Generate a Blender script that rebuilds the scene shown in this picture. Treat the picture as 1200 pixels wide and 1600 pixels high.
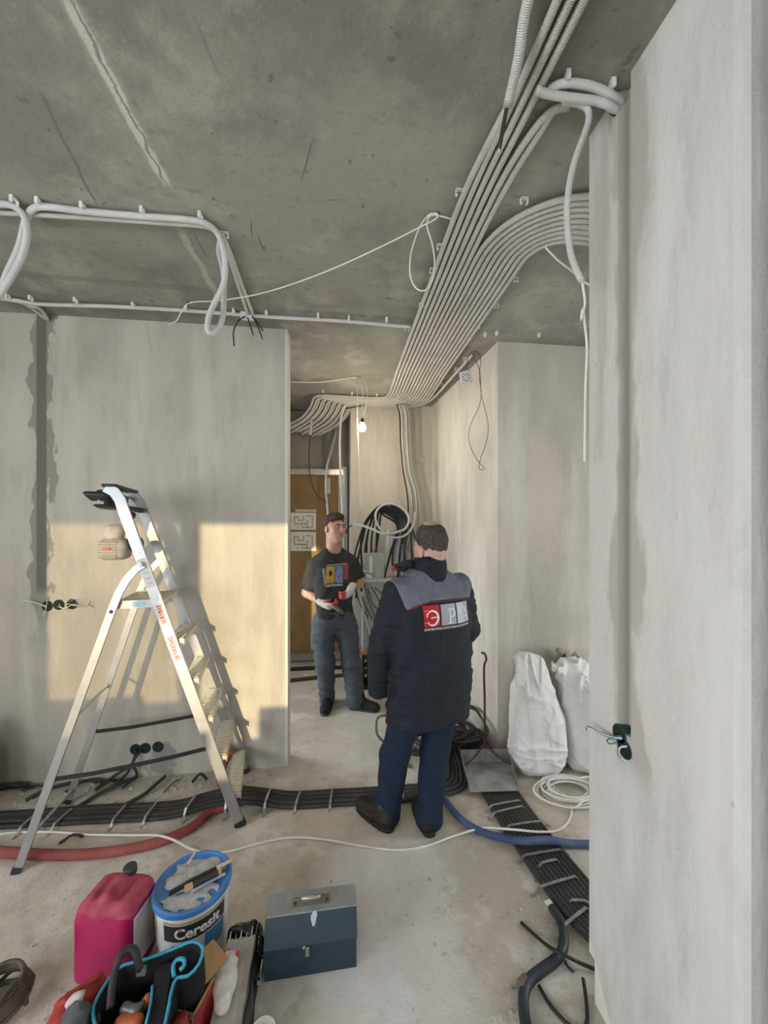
import bpy, bmesh, math, random
import numpy as np
from mathutils import Vector, Matrix
from mathutils.bvhtree import BVHTree

for o in list(bpy.data.objects):
    bpy.data.objects.remove(o)
SC = bpy.context.scene
COL = SC.collection
R = random.Random(7)

# ------------------------------------------------------------------ camera
CAM_H, FPX, HY, YAW = 1.66, 600.0, 828.0, math.radians(6.84)
SY, CY = math.sin(YAW), math.cos(YAW)
cd = bpy.data.cameras.new('camera'); cam = bpy.data.objects.new('camera', cd); COL.objects.link(cam)
cd.sensor_fit = 'HORIZONTAL'; cd.sensor_width = 36.0; cd.lens = FPX / 1200 * 36
cd.shift_y = (HY - 800) / 1200; cd.clip_start = 0.02
cam.location = (0, 0, CAM_H); cam.rotation_euler = (math.pi / 2, 0, -YAW)
SC.camera = cam
SC.cycles.caustics_reflective = False; SC.cycles.caustics_refractive = False; SC.cycles.max_bounces = 8

# ------------------------------------------------------------------ world, sun, window portals, exposure
SC.view_settings.view_transform = 'Standard'
SC.view_settings.look = 'None'
SC.view_settings.gamma = 1.0
SC.view_settings.use_curve_mapping = False
SC.view_settings.exposure = 1.60
w = bpy.data.worlds.new('world'); SC.world = w; w.use_nodes = True
bg = w.node_tree.nodes['Background']
bg.inputs['Color'].default_value = (0.92, 0.955, 1.0, 1); bg.inputs['Strength'].default_value = 3.0
sd = bpy.data.lights.new('sun', 'SUN'); sun = bpy.data.objects.new('sun', sd); COL.objects.link(sun)
sd.energy = 1.35; sd.angle = math.radians(0.55); sd.color = (1.0, 0.80, 0.46)
SUN_EL, SUN_AZ = math.radians(7.0), math.radians(0.6)
sdir = Vector((math.sin(SUN_AZ) * math.cos(SUN_EL), math.cos(SUN_AZ) * math.cos(SUN_EL), -math.sin(SUN_EL)))
sun.rotation_euler = sdir.to_track_quat('-Z', 'Y').to_euler(); sun.location = (-1, -6, 3.5)
def portal(name, loc, direction, sx, sz):
    l = bpy.data.lights.new(name, 'AREA'); l.shape = 'RECTANGLE'; l.size = sx; l.size_y = sz
    l.cycles.is_portal = True
    o = bpy.data.objects.new(name, l); COL.objects.link(o); o.location = loc
    o.rotation_euler = Vector(direction).to_track_quat('-Z', 'Y').to_euler()
CEIL = 3.07
YB = -2.6      # window wall behind the viewer
XL = -3.3      # wall left of the viewer, with a wide window
portal('portal', (-1.08, YB - .02, 1.63), (0, 1, 0), 1.7, 1.5)
portal('portal', (-2.72, YB - .02, 1.63), (0, 1, 0), 0.8, 1.5)  # for the extra unseen window added for more daylight
portal('portal', (XL - .02, -.55, 1.65), (1, 0, 0), 2.5, 1.7)
portal('portal', (3.37, 1.55, 1.25), (-1, 0, 0), .8, 1.8)    # unseen opening added to brighten the side room
portal('portal', (-1.53, 3.65, 1.2), (1, 0, 0), 1.0, 2.0)     # doorway to the lit room left of the hall

# ------------------------------------------------------------------ pixel rays to places in the room
def ray(px, py):
    a = (px - 600) / FPX; b = (HY - py) / FPX
    return Vector((a * CY + SY, -a * SY + CY, b))
def P(px, py, d):
    v = ray(px, py) * d; v.z += CAM_H; return v
def PZ(px, py, z=0.0):
    b = (HY - py) / FPX
    return P(px, py, (z - CAM_H) / b)
def PYY(px, py, Y):
    v = ray(px, py); return P(px, py, Y / v.y)
def PXX(px, py, X):
    v = ray(px, py); return P(px, py, X / v.x)

# ------------------------------------------------------------------ materials
MATS = {}
def mat(name, col, rough=.6, metal=0.0, var=.12, scale=14, bump=.0, bscale=120, col2=None, spec=.4, trans=0, emit=None, estr=0, streak=0, sheen=0, alpha=1):
    if name in MATS: return MATS[name]
    m = bpy.data.materials.new(name); m.use_nodes = True; nt = m.node_tree; N = nt.nodes; L = nt.links
    b = N['Principled BSDF']
    b.inputs['Roughness'].default_value = rough; b.inputs['Metallic'].default_value = metal
    b.inputs['Specular IOR Level'].default_value = spec
    b.inputs['Transmission Weight'].default_value = trans
    b.inputs['Alpha'].default_value = alpha
    tc = N.new('ShaderNodeTexCoord')
    nz = N.new('ShaderNodeTexNoise'); nz.inputs['Scale'].default_value = scale; nz.inputs['Detail'].default_value = 5
    L.new(tc.outputs['Object'], nz.inputs['Vector'])
    mx = N.new('ShaderNodeMix'); mx.data_type = 'RGBA'
    c = col
    lo = tuple(max(0, x * (1 - var)) for x in c) if col2 is None else c
    hi = tuple(min(1, x * (1 + var)) for x in c) if col2 is None else col2
    mx.inputs['A'].default_value = (*lo, 1); mx.inputs['B'].default_value = (*hi, 1)
    rp = N.new('ShaderNodeMapRange'); rp.inputs['From Min'].default_value = .33; rp.inputs['From Max'].default_value = .67
    L.new(nz.outputs['Fac'], rp.inputs['Value']); L.new(rp.outputs['Result'], mx.inputs['Factor'])
    L.new(mx.outputs['Result'], b.inputs['Base Color'])
    if bump:
        n2 = N.new('ShaderNodeTexNoise'); n2.inputs['Scale'].default_value = bscale; n2.inputs['Detail'].default_value = 4
        L.new(tc.outputs['Object'], n2.inputs['Vector'])
        bp = N.new('ShaderNodeBump'); bp.inputs['Strength'].default_value = bump; bp.inputs['Distance'].default_value = .004
        L.new(n2.outputs['Fac'], bp.inputs['Height']); L.new(bp.outputs['Normal'], b.inputs['Normal'])
    if emit:
        b.inputs['Emission Color'].default_value = (*emit, 1); b.inputs['Emission Strength'].default_value = estr
    MATS[name] = m
    return m

def corr_mat(name, col, rough=.5, period=.0048, var=.08, depth=.6, col2=None):
    """plastic conduit: rings along the length of the tube from its UV map"""
    m = mat(name, col, rough, var=var, scale=6, col2=col2); nt = m.node_tree; N = nt.nodes; L = nt.links
    b = N['Principled BSDF']
    uv = N.new('ShaderNodeUVMap'); sep = N.new('ShaderNodeSeparateXYZ'); L.new(uv.outputs['UV'], sep.inputs['Vector'])
    mul = N.new('ShaderNodeMath'); mul.operation = 'MULTIPLY'; mul.inputs[1].default_value = 2 * math.pi / period
    L.new(sep.outputs['Y'], mul.inputs[0])
    sn = N.new('ShaderNodeMath'); sn.operation = 'SINE'; L.new(mul.outputs[0], sn.inputs[0])
    bp = N.new('ShaderNodeBump'); bp.inputs['Strength'].default_value = depth; bp.inputs['Distance'].default_value = .0012
    L.new(sn.outputs[0], bp.inputs['Height']); L.new(bp.outputs['Normal'], b.inputs['Normal'])
    return m

class NG:
    """small helper to write a surface material as a chain of layers over world coordinates"""
    def __init__(s, name, rough=.9):
        s.m = bpy.data.materials.new(name); s.m.use_nodes = True; s.nt = s.m.node_tree
        s.N = s.nt.nodes; s.L = s.nt.links; s.b = s.N['Principled BSDF']
        s.b.inputs['Roughness'].default_value = rough; s.b.inputs['Specular IOR Level'].default_value = .25
        s.tc = s.N.new('ShaderNodeTexCoord').outputs['Object']
        sp = s.N.new('ShaderNodeSeparateXYZ'); s.L.new(s.tc, sp.inputs[0]); s.x, s.y, s.z = sp.outputs
        s.col = None
    def math(s, op, a, b=None, c=None):
        n = s.N.new('ShaderNodeMath'); n.operation = op
        for i, v in enumerate((a, b, c)):
            if v is None: continue
            if isinstance(v, (int, float)): n.inputs[i].default_value = v
            else: s.L.new(v, n.inputs[i])
        return n.outputs[0]
    def noise(s, scale, stretch=(1, 1, 1), detail=5, rough=.55, off=(0, 0, 0)):
        mp = s.N.new('ShaderNodeMapping'); mp.inputs['Scale'].default_value = stretch; mp.inputs['Location'].default_value = off
        s.L.new(s.tc, mp.inputs[0])
        n = s.N.new('ShaderNodeTexNoise'); n.inputs['Scale'].default_value = scale; n.inputs['Detail'].default_value = detail
        n.inputs['Roughness'].default_value = rough
        s.L.new(mp.outputs[0], n.inputs['Vector']); return n.outputs['Fac']
    def ramp(s, v, lo, hi, a=0.0, b=1.0):
        n = s.N.new('ShaderNodeMapRange'); n.interpolation_type = 'SMOOTHSTEP'
        n.inputs['From Min'].default_value = lo; n.inputs['From Max'].default_value = hi
        n.inputs['To Min'].default_value = a; n.inputs['To Max'].default_value = b
        s.L.new(v, n.inputs['Value']); return n.outputs[0]
    def base(s, c): s.col = c
    def layer(s, c, fac):
        n = s.N.new('ShaderNodeMix'); n.data_type = 'RGBA'
        if isinstance(s.col, tuple): n.inputs['A'].default_value = (*s.col, 1)
        else: s.L.new(s.col, n.inputs['A'])
        n.inputs['B'].default_value = (*c, 1)
        if isinstance(fac, (int, float)): n.inputs['Factor'].default_value = fac
        else: s.L.new(fac, n.inputs['Factor'])
        s.col = n.outputs['Result']
    def line(s, ax, ay, bx, by, width, wob, wscale, u=None, v=None):
        """mask: near the segment a-b in the plane of (u, v), edges broken by noise"""
        u = u or s.x; v = v or s.y
        dx, dy = bx - ax, by - ay; ln = math.hypot(dx, dy)
        nx, ny = -dy / ln, dx / ln
        t = s.math('ADD', s.math('MULTIPLY', u, nx), s.math('MULTIPLY', v, ny))
        t = s.math('SUBTRACT', t, ax * nx + ay * ny)
        n = s.noise(wscale)
        t = s.math('ADD', t, s.math('MULTIPLY', s.math('SUBTRACT', n, .5), wob))
        across = s.ramp(s.math('ABSOLUTE', t), width * .5, width, 1, 0)
        al = s.math('ADD', s.math('MULTIPLY', u, dx / ln), s.math('MULTIPLY', v, dy / ln))
        al = s.math('SUBTRACT', al, (ax * dx + ay * dy) / ln)
        m1 = s.ramp(al, -.02, .04); m2 = s.ramp(al, ln - .05, ln + .02, 1, 0)
        return s.math('MULTIPLY', across, s.math('MULTIPLY', m1, m2))
    def bump(s, *parts):
        h = None
        for v, k in parts:
            t = s.math('MULTIPLY', v, k); h = t if h is None else s.math('ADD', h, t)
        b = s.N.new('ShaderNodeBump'); b.inputs['Strength'].default_value = 1; b.inputs['Distance'].default_value = 1
        s.L.new(h, b.inputs['Height']); s.L.new(b.outputs[0], s.b.inputs['Normal'])
    def done(s):
        s.L.new(s.col, s.b.inputs['Base Color']); return s.m

def plaster(name, base, dark, light, extra=None):
    g = NG(name); g.base(base)
    g.layer(dark, g.ramp(g.noise(1.7, (1, 1, .6)), .40, .62, 0, .9))
    g.layer(light, g.ramp(g.noise(4.5, (1, 1, .16), off=(3, 1, 2), detail=5, rough=.62), .44, .68, 0, .85))
    g.layer(dark, g.ramp(g.noise(8, (1, 1, .22), off=(7, 2, 5), detail=5, rough=.65), .50, .70, 0, .65))
    dd = tuple(c * .72 for c in dark)
    g.layer(dd, g.ramp(g.noise(6, (1, 1, .3), off=(1, 9, 4), detail=5, rough=.7), .60, .76, 0, .5))
    g.layer(dd, g.ramp(g.noise(30, (1, 1, .5), off=(4, 4, 4), detail=3), .70, .78, 0, .5))
    g.layer(light, g.ramp(g.noise(55), .52, .75, 0, .45))
    if extra: extra(g)
    g.bump((g.noise(4, (1, 1, .4)), .016), (g.noise(22, (1, 1, .5)), .003), (g.noise(90), .0014))
    return g.done()

# ------------------------------------------------------------------ mesh helpers
def link(name, me, m, parent=None, smooth=False, label=None):
    o = bpy.data.objects.new(name, me); COL.objects.link(o)
    if m is not None:
        for mm in (m if isinstance(m, (list, tuple)) else [m]): me.materials.append(mm)
    if parent is not None: o.parent = parent
    if smooth:
        me.polygons.foreach_set('use_smooth', [True] * len(me.polygons))
    if label: o['label'] = label
    return o
def tag(o, label, cat, group=None, kind=None):
    o['label'] = label; o['category'] = cat
    if group: o['group'] = group
    if kind: o['kind'] = kind
    return o
def thing(name, label, cat, loc=(0, 0, 0), group=None):
    o = bpy.data.objects.new(name, None); COL.objects.link(o); o.empty_display_size = .05
    return tag(o, label, cat, group)
def mesh(name, V, F, m, parent=None, smooth=False, label=None):
    me = bpy.data.meshes.new(name); me.from_pydata([tuple(v) for v in V], [], [tuple(f) for f in F]); me.update()
    return link(name, me, m, parent, smooth, label)
def from_bm(name, bm, m, parent=None, smooth=False, label=None):
    me = bpy.data.meshes.new(name); bmesh.ops.recalc_face_normals(bm, faces=bm.faces); bm.to_mesh(me); bm.free()
    return link(name, me, m, parent, smooth, label)
def bm_box(bm, c, s, rz=0, M=None, bevel=0):
    r = bmesh.ops.create_cube(bm, size=1.0)
    vs = r['verts']
    bmesh.ops.scale(bm, vec=s, verts=vs)
    if bevel:
        es = {e for v in vs for e in v.link_edges}
        q = bmesh.ops.bevel(bm, geom=list(es), offset=bevel, segments=2, affect='EDGES', profile=.5)
        vs = list({v for f in q['faces'] for v in f.verts} | {v for v in vs if v.is_valid})
    T = Matrix.Translation(c) @ (M.to_4x4() if M is not None else Matrix.Rotation(rz, 4, 'Z'))
    bmesh.ops.transform(bm, matrix=T, verts=vs)
    return vs
def box(name, c, s, m, parent=None, rz=0, M=None, bevel=0, label=None):
    bm = bmesh.new(); bm_box(bm, c, s, rz, M, bevel); return from_bm(name, bm, m, parent, label=label)
def prism(name, poly, z0, z1, m, parent=None, smooth=False):
    n = len(poly); V = [(x, y, z0) for x, y in poly] + [(x, y, z1) for x, y in poly]
    F = [tuple(range(n))[::-1], tuple(range(n, 2 * n))] + [(i, (i + 1) % n, n + (i + 1) % n, n + i) for i in range(n)]
    o = mesh(name, V, F, m, parent)
    bm = bmesh.new(); bm.from_mesh(o.data); bmesh.ops.recalc_face_normals(bm, faces=bm.faces); bm.to_mesh(o.data); bm.free()
    return o
def catmull(pts, step=.03):
    pts = [Vector(p) for p in pts]
    if len(pts) < 3:
        a, b = pts; n = max(2, int((b - a).length / max(step, .15)) + 1)
        return [a.lerp(b, i / n) for i in range(n + 1)]
    out = []
    Q = [pts[0] * 2 - pts[1]] + pts + [pts[-1] * 2 - pts[-2]]
    for i in range(1, len(Q) - 2):
        p0, p1, p2, p3 = Q[i - 1:i + 3]
        # centripetal form keeps tight bends from overshooting
        t0 = 0; t1 = t0 + max(1e-4, (p1 - p0).length ** .5); t2 = t1 + max(1e-4, (p2 - p1).length ** .5); t3 = t2 + max(1e-4, (p3 - p2).length ** .5)
        n = max(2, int((p2 - p1).length / step) + 1)
        for k in range(n):
            t = t1 + (t2 - t1) * k / n
            A1 = p0 * ((t1 - t) / (t1 - t0)) + p1 * ((t - t0) / (t1 - t0))
            A2 = p1 * ((t2 - t) / (t2 - t1)) + p2 * ((t - t1) / (t2 - t1))
            A3 = p2 * ((t3 - t) / (t3 - t2)) + p3 * ((t - t2) / (t3 - t2))
            B1 = A1 * ((t2 - t) / (t2 - t0)) + A2 * ((t - t0) / (t2 - t0))
            B2 = A2 * ((t3 - t) / (t3 - t1)) + A3 * ((t - t1) / (t3 - t1))
            out.append(B1 * ((t2 - t) / (t2 - t1)) + B2 * ((t - t1) / (t2 - t1)))
    out.append(pts[-1]); return out
def tube(name, pts, r, m, parent=None, seg=8, step=.03, smooth_path=True, label=None, cap=True, radii=None):
    pts = catmull(pts, step) if smooth_path else [Vector(p) for p in pts]
    n = len(pts); V, F, UV = [], [], []
    t = (pts[1] - pts[0]).normalized()
    nrm = t.orthogonal().normalized(); L = 0; lens = []
    for i, p in enumerate(pts):
        tt = (pts[min(i + 1, n - 1)] - pts[max(i - 1, 0)])
        tt = tt.normalized() if tt.length > 1e-9 else t
        q = t.rotation_difference(tt); nrm = (q @ nrm).normalized(); t = tt
        bn = t.cross(nrm)
        if i: L += (p - pts[i - 1]).length
        lens.append(L)
        rr = r if radii is None else radii(i / (n - 1))
        for k in range(seg):
            a = 2 * math.pi * k / seg
            V.append(p + nrm * (math.cos(a) * rr) + bn * (math.sin(a) * rr))
    for i in range(n - 1):
        for k in range(seg):
            k2 = (k + 1) % seg
            F.append((i * seg + k, i * seg + k2, (i + 1) * seg + k2, (i + 1) * seg + k))
            UV.append([(k / seg, lens[i]), ((k + 1) / seg, lens[i]), ((k + 1) / seg, lens[i + 1]), (k / seg, lens[i + 1])])
    if cap:
        F.append(tuple(range(seg))[::-1]); UV.append([(0, 0)] * seg)
        F.append(tuple(range((n - 1) * seg, n * seg))); UV.append([(0, 0)] * seg)
    o = mesh(name, V, F, m, parent, True, label)
    lay = o.data.uv_layers.new(name='UVMap')
    lay.data.foreach_set('uv', [c for f in UV for uv in f for c in uv])
    return o
def lathe(name, prof, m, c=(0, 0, 0), seg=24, parent=None, M=None, smooth=True, label=None):
    V, F = [], []; n = len(prof)
    for k in range(seg):
        a = 2 * math.pi * k / seg
        for r_, z in prof: V.append(Vector((r_ * math.cos(a), r_ * math.sin(a), z)))
    for k in range(seg):
        k2 = (k + 1) % seg
        for i in range(n - 1): F.append((k * n + i, k2 * n + i, k2 * n + i + 1, k * n + i + 1))
    bm = bmesh.new(); bv = [bm.verts.new(v) for v in V]
    for f in F: bm.faces.new([bv[i] for i in f])
    bmesh.ops.remove_doubles(bm, verts=bm.verts, dist=1e-5)
    T = Matrix.Translation(c) @ (M.to_4x4() if M is not None else Matrix.Identity(4))
    bmesh.ops.transform(bm, matrix=T, verts=bm.verts)
    o = from_bm(name, bm, m, parent, False, label)
    if smooth:
        for p in o.data.polygons: p.use_smooth = True
        try: o.data.set_sharp_from_angle(angle=math.radians(40))
        except Exception: pass
    return o
def sweep_rect(name, pts, w, t, lat, m, parent=None, label=None):
    """flat bar: w across the path in the plane normal to lat, t along lat"""
    pts = [Vector(p) for p in pts]; lat = Vector(lat).normalized(); n = len(pts); V, F = [], []
    for i, p in enumerate(pts):
        tt = (pts[min(i + 1, n - 1)] - pts[max(i - 1, 0)]).normalized()
        a = lat.cross(tt).normalized()
        for sa, sb in ((-1, -1), (1, -1), (1, 1), (-1, 1)): V.append(p + a * (w / 2 * sa) + lat * (t / 2 * sb))
    for i in range(n - 1):
        for k in range(4):
            k2 = (k + 1) % 4; F.append((i * 4 + k, i * 4 + k2, i * 4 + 4 + k2, i * 4 + 4 + k))
    F += [(3, 2, 1, 0), tuple(range(4 * n - 4, 4 * n))]
    return mesh(name, V, F, m, parent, False, label)
def text_mesh(txt, size, spacing=1.0, bold=0.0):
    cu = bpy.data.curves.new('t', 'FONT'); cu.body = txt; cu.size = size; cu.align_x = 'CENTER'; cu.align_y = 'CENTER'
    cu.space_character = spacing; cu.offset = bold; cu.resolution_u = 3
    o = bpy.data.objects.new('t', cu); COL.objects.link(o)
    dg = bpy.context.evaluated_depsgraph_get(); me = bpy.data.meshes.new_from_object(o.evaluated_get(dg))
    V = [v.co.copy() for v in me.vertices]; F = [tuple(p.vertices) for p in me.polygons]
    bpy.data.objects.remove(o); bpy.data.curves.remove(cu); bpy.data.meshes.remove(me)
    return V, F

# ------------------------------------------------------------------ smooth solids: signed distance blends turned into one surface
def sm_min(a, b, k):
    h = np.clip(.5 + .5 * (b - a) / k, 0, 1); return b + (a - b) * h - k * h * (1 - h)
def cone(a, b, r1, r2=None, k=.02):
    a = np.array(a, float); b = np.array(b, float); r2 = r1 if r2 is None else r2; ba = b - a; l2 = max(1e-9, ba @ ba)
    def f(x, y, z):
        t = np.clip(((x - a[0]) * ba[0] + (y - a[1]) * ba[1] + (z - a[2]) * ba[2]) / l2, 0, 1)
        return np.sqrt((x - a[0] - t * ba[0]) ** 2 + (y - a[1] - t * ba[1]) ** 2 + (z - a[2] - t * ba[2]) ** 2) - (r1 + (r2 - r1) * t)
    rr = max(r1, r2); return f, np.minimum(a, b) - rr, np.maximum(a, b) + rr, k, 1
def ell(c, r, rz=0.0, k=.02, sign=1, M=None):
    c = np.array(c, float); r = np.array(r, float)
    A = np.array((M if M is not None else Matrix.Rotation(rz, 3, 'Z')).transposed())
    def f(x, y, z):
        X, Y, Z = x - c[0], y - c[1], z - c[2]
        u = A[0, 0] * X + A[0, 1] * Y + A[0, 2] * Z; v = A[1, 0] * X + A[1, 1] * Y + A[1, 2] * Z; w_ = A[2, 0] * X + A[2, 1] * Y + A[2, 2] * Z
        k0 = np.sqrt((u / r[0]) ** 2 + (v / r[1]) ** 2 + (w_ / r[2]) ** 2); k1 = np.sqrt((u / r[0] ** 2) ** 2 + (v / r[1] ** 2) ** 2 + (w_ / r[2] ** 2) ** 2)
        return k0 * (k0 - 1) / np.maximum(k1, 1e-6)
    m = r.max(); return f, c - m, c + m, k, sign
def loft(keys, rz=0.0, n=2.4, k=.03, sign=1):
    K = np.array(keys, float)  # z, cx, cy, a, b
    ca, sa = math.cos(rz), math.sin(rz)
    def f(x, y, z):
        zz = np.clip(z, K[0, 0], K[-1, 0])
        cx, cy, a, b = (np.interp(zz, K[:, 0], K[:, i]) for i in (1, 2, 3, 4))
        X, Y = x - cx, y - cy; u, v = ca * X + sa * Y, -sa * X + ca * Y
        q = (np.abs(u / a) ** n + np.abs(v / b) ** n) ** (1 / n)
        dd = (q - 1) * np.minimum(a, b)
        dz = np.maximum(K[0, 0] - z, z - K[-1, 0]); r = .025
        return np.minimum(np.maximum(dd + r, dz + r), 0) + np.sqrt(np.maximum(dd + r, 0) ** 2 + np.maximum(dz + r, 0) ** 2) - r
    m = K[:, 3:5].max(); lo = np.array([K[:, 1].min() - m, K[:, 2].min() - m, K[0, 0]]); hi = np.array([K[:, 1].max() + m, K[:, 2].max() + m, K[-1, 0]])
    return f, lo, hi, k, sign
def field(prims, h, pad=.03):
    lo = np.min([p[1] for p in prims if p[4] > 0], 0) - pad; hi = np.max([p[2] for p in prims if p[4] > 0], 0) + pad
    n = np.ceil((hi - lo) / h).astype(int) + 2
    ax = [lo[i] + h * np.arange(n[i]) for i in range(3)]
    Fd = np.full(n, 9.0, np.float32)
    for f, a, b, k, s in prims:
        mg = max(3 * h, k) + .03
        i0 = np.maximum(0, np.floor((a - mg - lo) / h).astype(int)); i1 = np.minimum(n, np.ceil((b + mg - lo) / h).astype(int) + 1)
        if (i1 <= i0).any(): continue
        sl = tuple(slice(i0[i], i1[i]) for i in range(3))
        d = f(ax[0][sl[0]][:, None, None], ax[1][sl[1]][None, :, None], ax[2][sl[2]][None, None, :])
        Fd[sl] = sm_min(Fd[sl], d, k) if s > 0 else -sm_min(-Fd[sl], d, k)
    return Fd, lo, ax
def nets(Fd, lo, h):
    S = Fd < 0; c = S[:-1, :-1, :-1].astype(np.int8).copy()
    offs = [(i, j, k) for i in (0, 1) for j in (0, 1) for k in (0, 1)]
    nx, ny, nz = S.shape
    c = sum(S[i:nx - 1 + i, j:ny - 1 + j, k:nz - 1 + k].astype(np.int8) for i, j, k in offs)
    act = (c > 0) & (c < 8); idx = np.full(act.shape, -1, np.int64); A = np.argwhere(act); idx[act] = np.arange(len(A))
    acc = np.zeros((len(A), 3)); cnt = np.zeros(len(A))
    val = {o: Fd[A[:, 0] + o[0], A[:, 1] + o[1], A[:, 2] + o[2]] for o in offs}
    for o in offs:
        for d in range(3):
            if o[d]: continue
            p = list(o); p[d] = 1; p = tuple(p); a, b = val[o], val[p]; m = (a < 0) != (b < 0)
            t = np.where(m, a / np.where(m, a - b, 1), 0); q = np.tile(np.array(o, float), (len(A), 1)); q[:, d] += t
            acc[m] += q[m]; cnt[m] += 1
    V = lo + h * (A + acc / cnt[:, None]); Q = []
    for d in range(3):
        e1, e2 = [(1, 2), (2, 0), (0, 1)][d]
        sl0 = [slice(None)] * 3; sl1 = [slice(None)] * 3; sl0[d] = slice(0, -1); sl1[d] = slice(1, None)
        a, b = S[tuple(sl0)], S[tuple(sl1)]
        E = np.argwhere(a != b); ok = (E[:, e1] > 0) & (E[:, e2] > 0) & (E[:, e1] < act.shape[e1]) & (E[:, e2] < act.shape[e2]); E = E[ok]
        inside = a[E[:, 0], E[:, 1], E[:, 2]]
        def g(d1, d2):
            X = E.copy(); X[:, e1] -= d1; X[:, e2] -= d2; return idx[X[:, 0], X[:, 1], X[:, 2]]
        q = np.stack([g(1, 1), g(0, 1), g(0, 0), g(1, 0)], 1); q[~inside] = q[~inside][:, ::-1]; Q.append(q)
    return V, np.concatenate(Q)
def solid(name, prims, h, m, parent=None, disp=None, keep=None, relax=1, label=None):
    Fd, lo, ax = field(prims, h)
    g = (ax[0][:, None, None], ax[1][None, :, None], ax[2][None, None, :])
    if disp is not None: Fd = Fd + disp(*g).astype(np.float32)
    if keep is not None: Fd = np.maximum(Fd, keep(*g).astype(np.float32))
    V, Q = nets(Fd, lo, h)
    for _ in range(relax):
        s = np.zeros_like(V); n = np.zeros(len(V))
        for i in range(4):
            np.add.at(s, Q[:, i], V[Q[:, (i + 1) % 4]]); np.add.at(n, Q[:, i], 1)
            np.add.at(s, Q[:, i], V[Q[:, (i - 1) % 4]]); np.add.at(n, Q[:, i], 1)
        V = .5 * V + .5 * s / n[:, None]
    me = bpy.data.meshes.new(name)
    me.vertices.add(len(V)); me.vertices.foreach_set('co', V.astype(np.float32).ravel())
    me.loops.add(4 * len(Q)); me.loops.foreach_set('vertex_index', Q.astype(np.int32).ravel())
    me.polygons.add(len(Q)); me.polygons.foreach_set('loop_start', np.arange(0, 4 * len(Q), 4, dtype=np.int32))
    me.update(calc_edges=True); me.validate()
    return link(name, me, m, parent, True, label)
def folds(amp, seed, freqs, aniso=(1, 1, 1)):
    rr = np.random.RandomState(seed); W = []
    for f in freqs:
        for _ in range(3):
            v = rr.normal(size=3); v /= np.linalg.norm(v); W.append((v * f * np.array(aniso), rr.rand() * 6.28, 1.0 / len(freqs) / 1.7))
    def g(x, y, z):
        s = 0
        for v, p, a in W:
            s = s + a * np.sin(v[0] * x + v[1] * y + v[2] * z + p + 1.3 * np.sin(.6 * (v[1] * x - v[0] * y + v[2] * z) + p * 2))
        return amp * s
    return g
def bvh(o):
    me = o.data; return BVHTree.FromPolygons([v.co for v in me.vertices], [tuple(p.vertices) for p in me.polygons])
def decal(name, V2, F, org, u, v, n, tree, m, parent, off=.002, label=None):
    """flat print laid on a curved cloth: each point goes along n onto the surface"""
    u, v, n = Vector(u).normalized(), Vector(v).normalized(), Vector(n).normalized(); V = []
    for q in V2:
        s = Vector(org) + u * q[0] + v * q[1] - n * .6
        h = tree.ray_cast(s, n, 1.5)
        V.append((h[0] - n * off) if h[0] is not None else (Vector(org) + u * q[0] + v * q[1]))
    return mesh(name, V, F, m, parent, False, label)
def grid2(x0, y0, x1, y1, nx=6, ny=6):
    V = [(x0 + (x1 - x0) * i / nx, y0 + (y1 - y0) * j / ny) for j in range(ny + 1) for i in range(nx + 1)]
    F = [(j * (nx + 1) + i, j * (nx + 1) + i + 1, (j + 1) * (nx + 1) + i + 1, (j + 1) * (nx + 1) + i) for j in range(ny) for i in range(nx)]
    return V, F
def stroke2(pts, w):
    """a 2D pen stroke of width w (w may be a list, one width per point)"""
    n = len(pts); V, F = [], []
    for i, (x, y) in enumerate(pts):
        a = pts[max(0, i - 1)]; b = pts[min(n - 1, i + 1)]; dx, dy = b[0] - a[0], b[1] - a[1]; l = math.hypot(dx, dy) or 1
        ww = (w[i] if isinstance(w, list) else w) / 2
        V += [(x - dy / l * ww, y + dx / l * ww), (x + dy / l * ww, y - dx / l * ww)]
    F = [(2 * i, 2 * i + 1, 2 * i + 3, 2 * i + 2) for i in range(n - 1)]
    return V, F
def merge2(*parts):
    V, F = [], []
    for v, f in parts:
        o = len(V); V += list(v); F += [tuple(i + o for i in q) for q in f]
    return V, F
ORD = ['first', 'second', 'third', 'fourth', 'fifth', 'sixth', 'seventh', 'eighth', 'ninth', 'tenth', 'eleventh', 'twelfth', 'thirteenth', 'fourteenth', 'fifteenth', 'sixteenth']
# ================================================================== the setting
def structure(o): o['kind'] = 'structure'; return o
YW = 2.76
def ex_left(g):
    fz = g.ramp(g.z, 1.22, 1.30)
    # fresh dark filler over the cable chase, ragged edges
    n = g.math('MULTIPLY', g.math('SUBTRACT', g.noise(9, (1, 1, .35), off=(2, 0, 1), detail=5), .5), .34)
    t = g.math('ABSOLUTE', g.math('ADD', g.math('ADD', g.x, 1.925), n))
    g.layer((.25, .24, .205), g.math('MULTIPLY', g.ramp(t, .046, .060, .85, 0), g.ramp(g.z, .75, 1.25)))
    t2 = g.math('ABSOLUTE', g.math('ADD', g.x, 1.925))
    g.layer((.155, .148, .125), g.math('MULTIPLY', g.ramp(t2, .026, .034, .95, 0), fz))
    # damp filler blot under the low sockets
    q = g.math('ADD', g.math('POWER', g.math('ADD', g.x, 1.18), 2), g.math('POWER', g.math('MULTIPLY', g.math('SUBTRACT', g.z, .10), .75), 2))
    q = g.math('ADD', q, g.math('MULTIPLY', g.math('SUBTRACT', g.noise(14), .5), .022))
    g.layer((.22, .22, .21), g.ramp(q, .004, .010, .85, 0))
    g.layer((.62, .60, .55), g.line(-.36, 0, -.36, 3.07, .012, .01, 8, g.x, g.z))  # highlight painted along the lit corner edge
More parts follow.
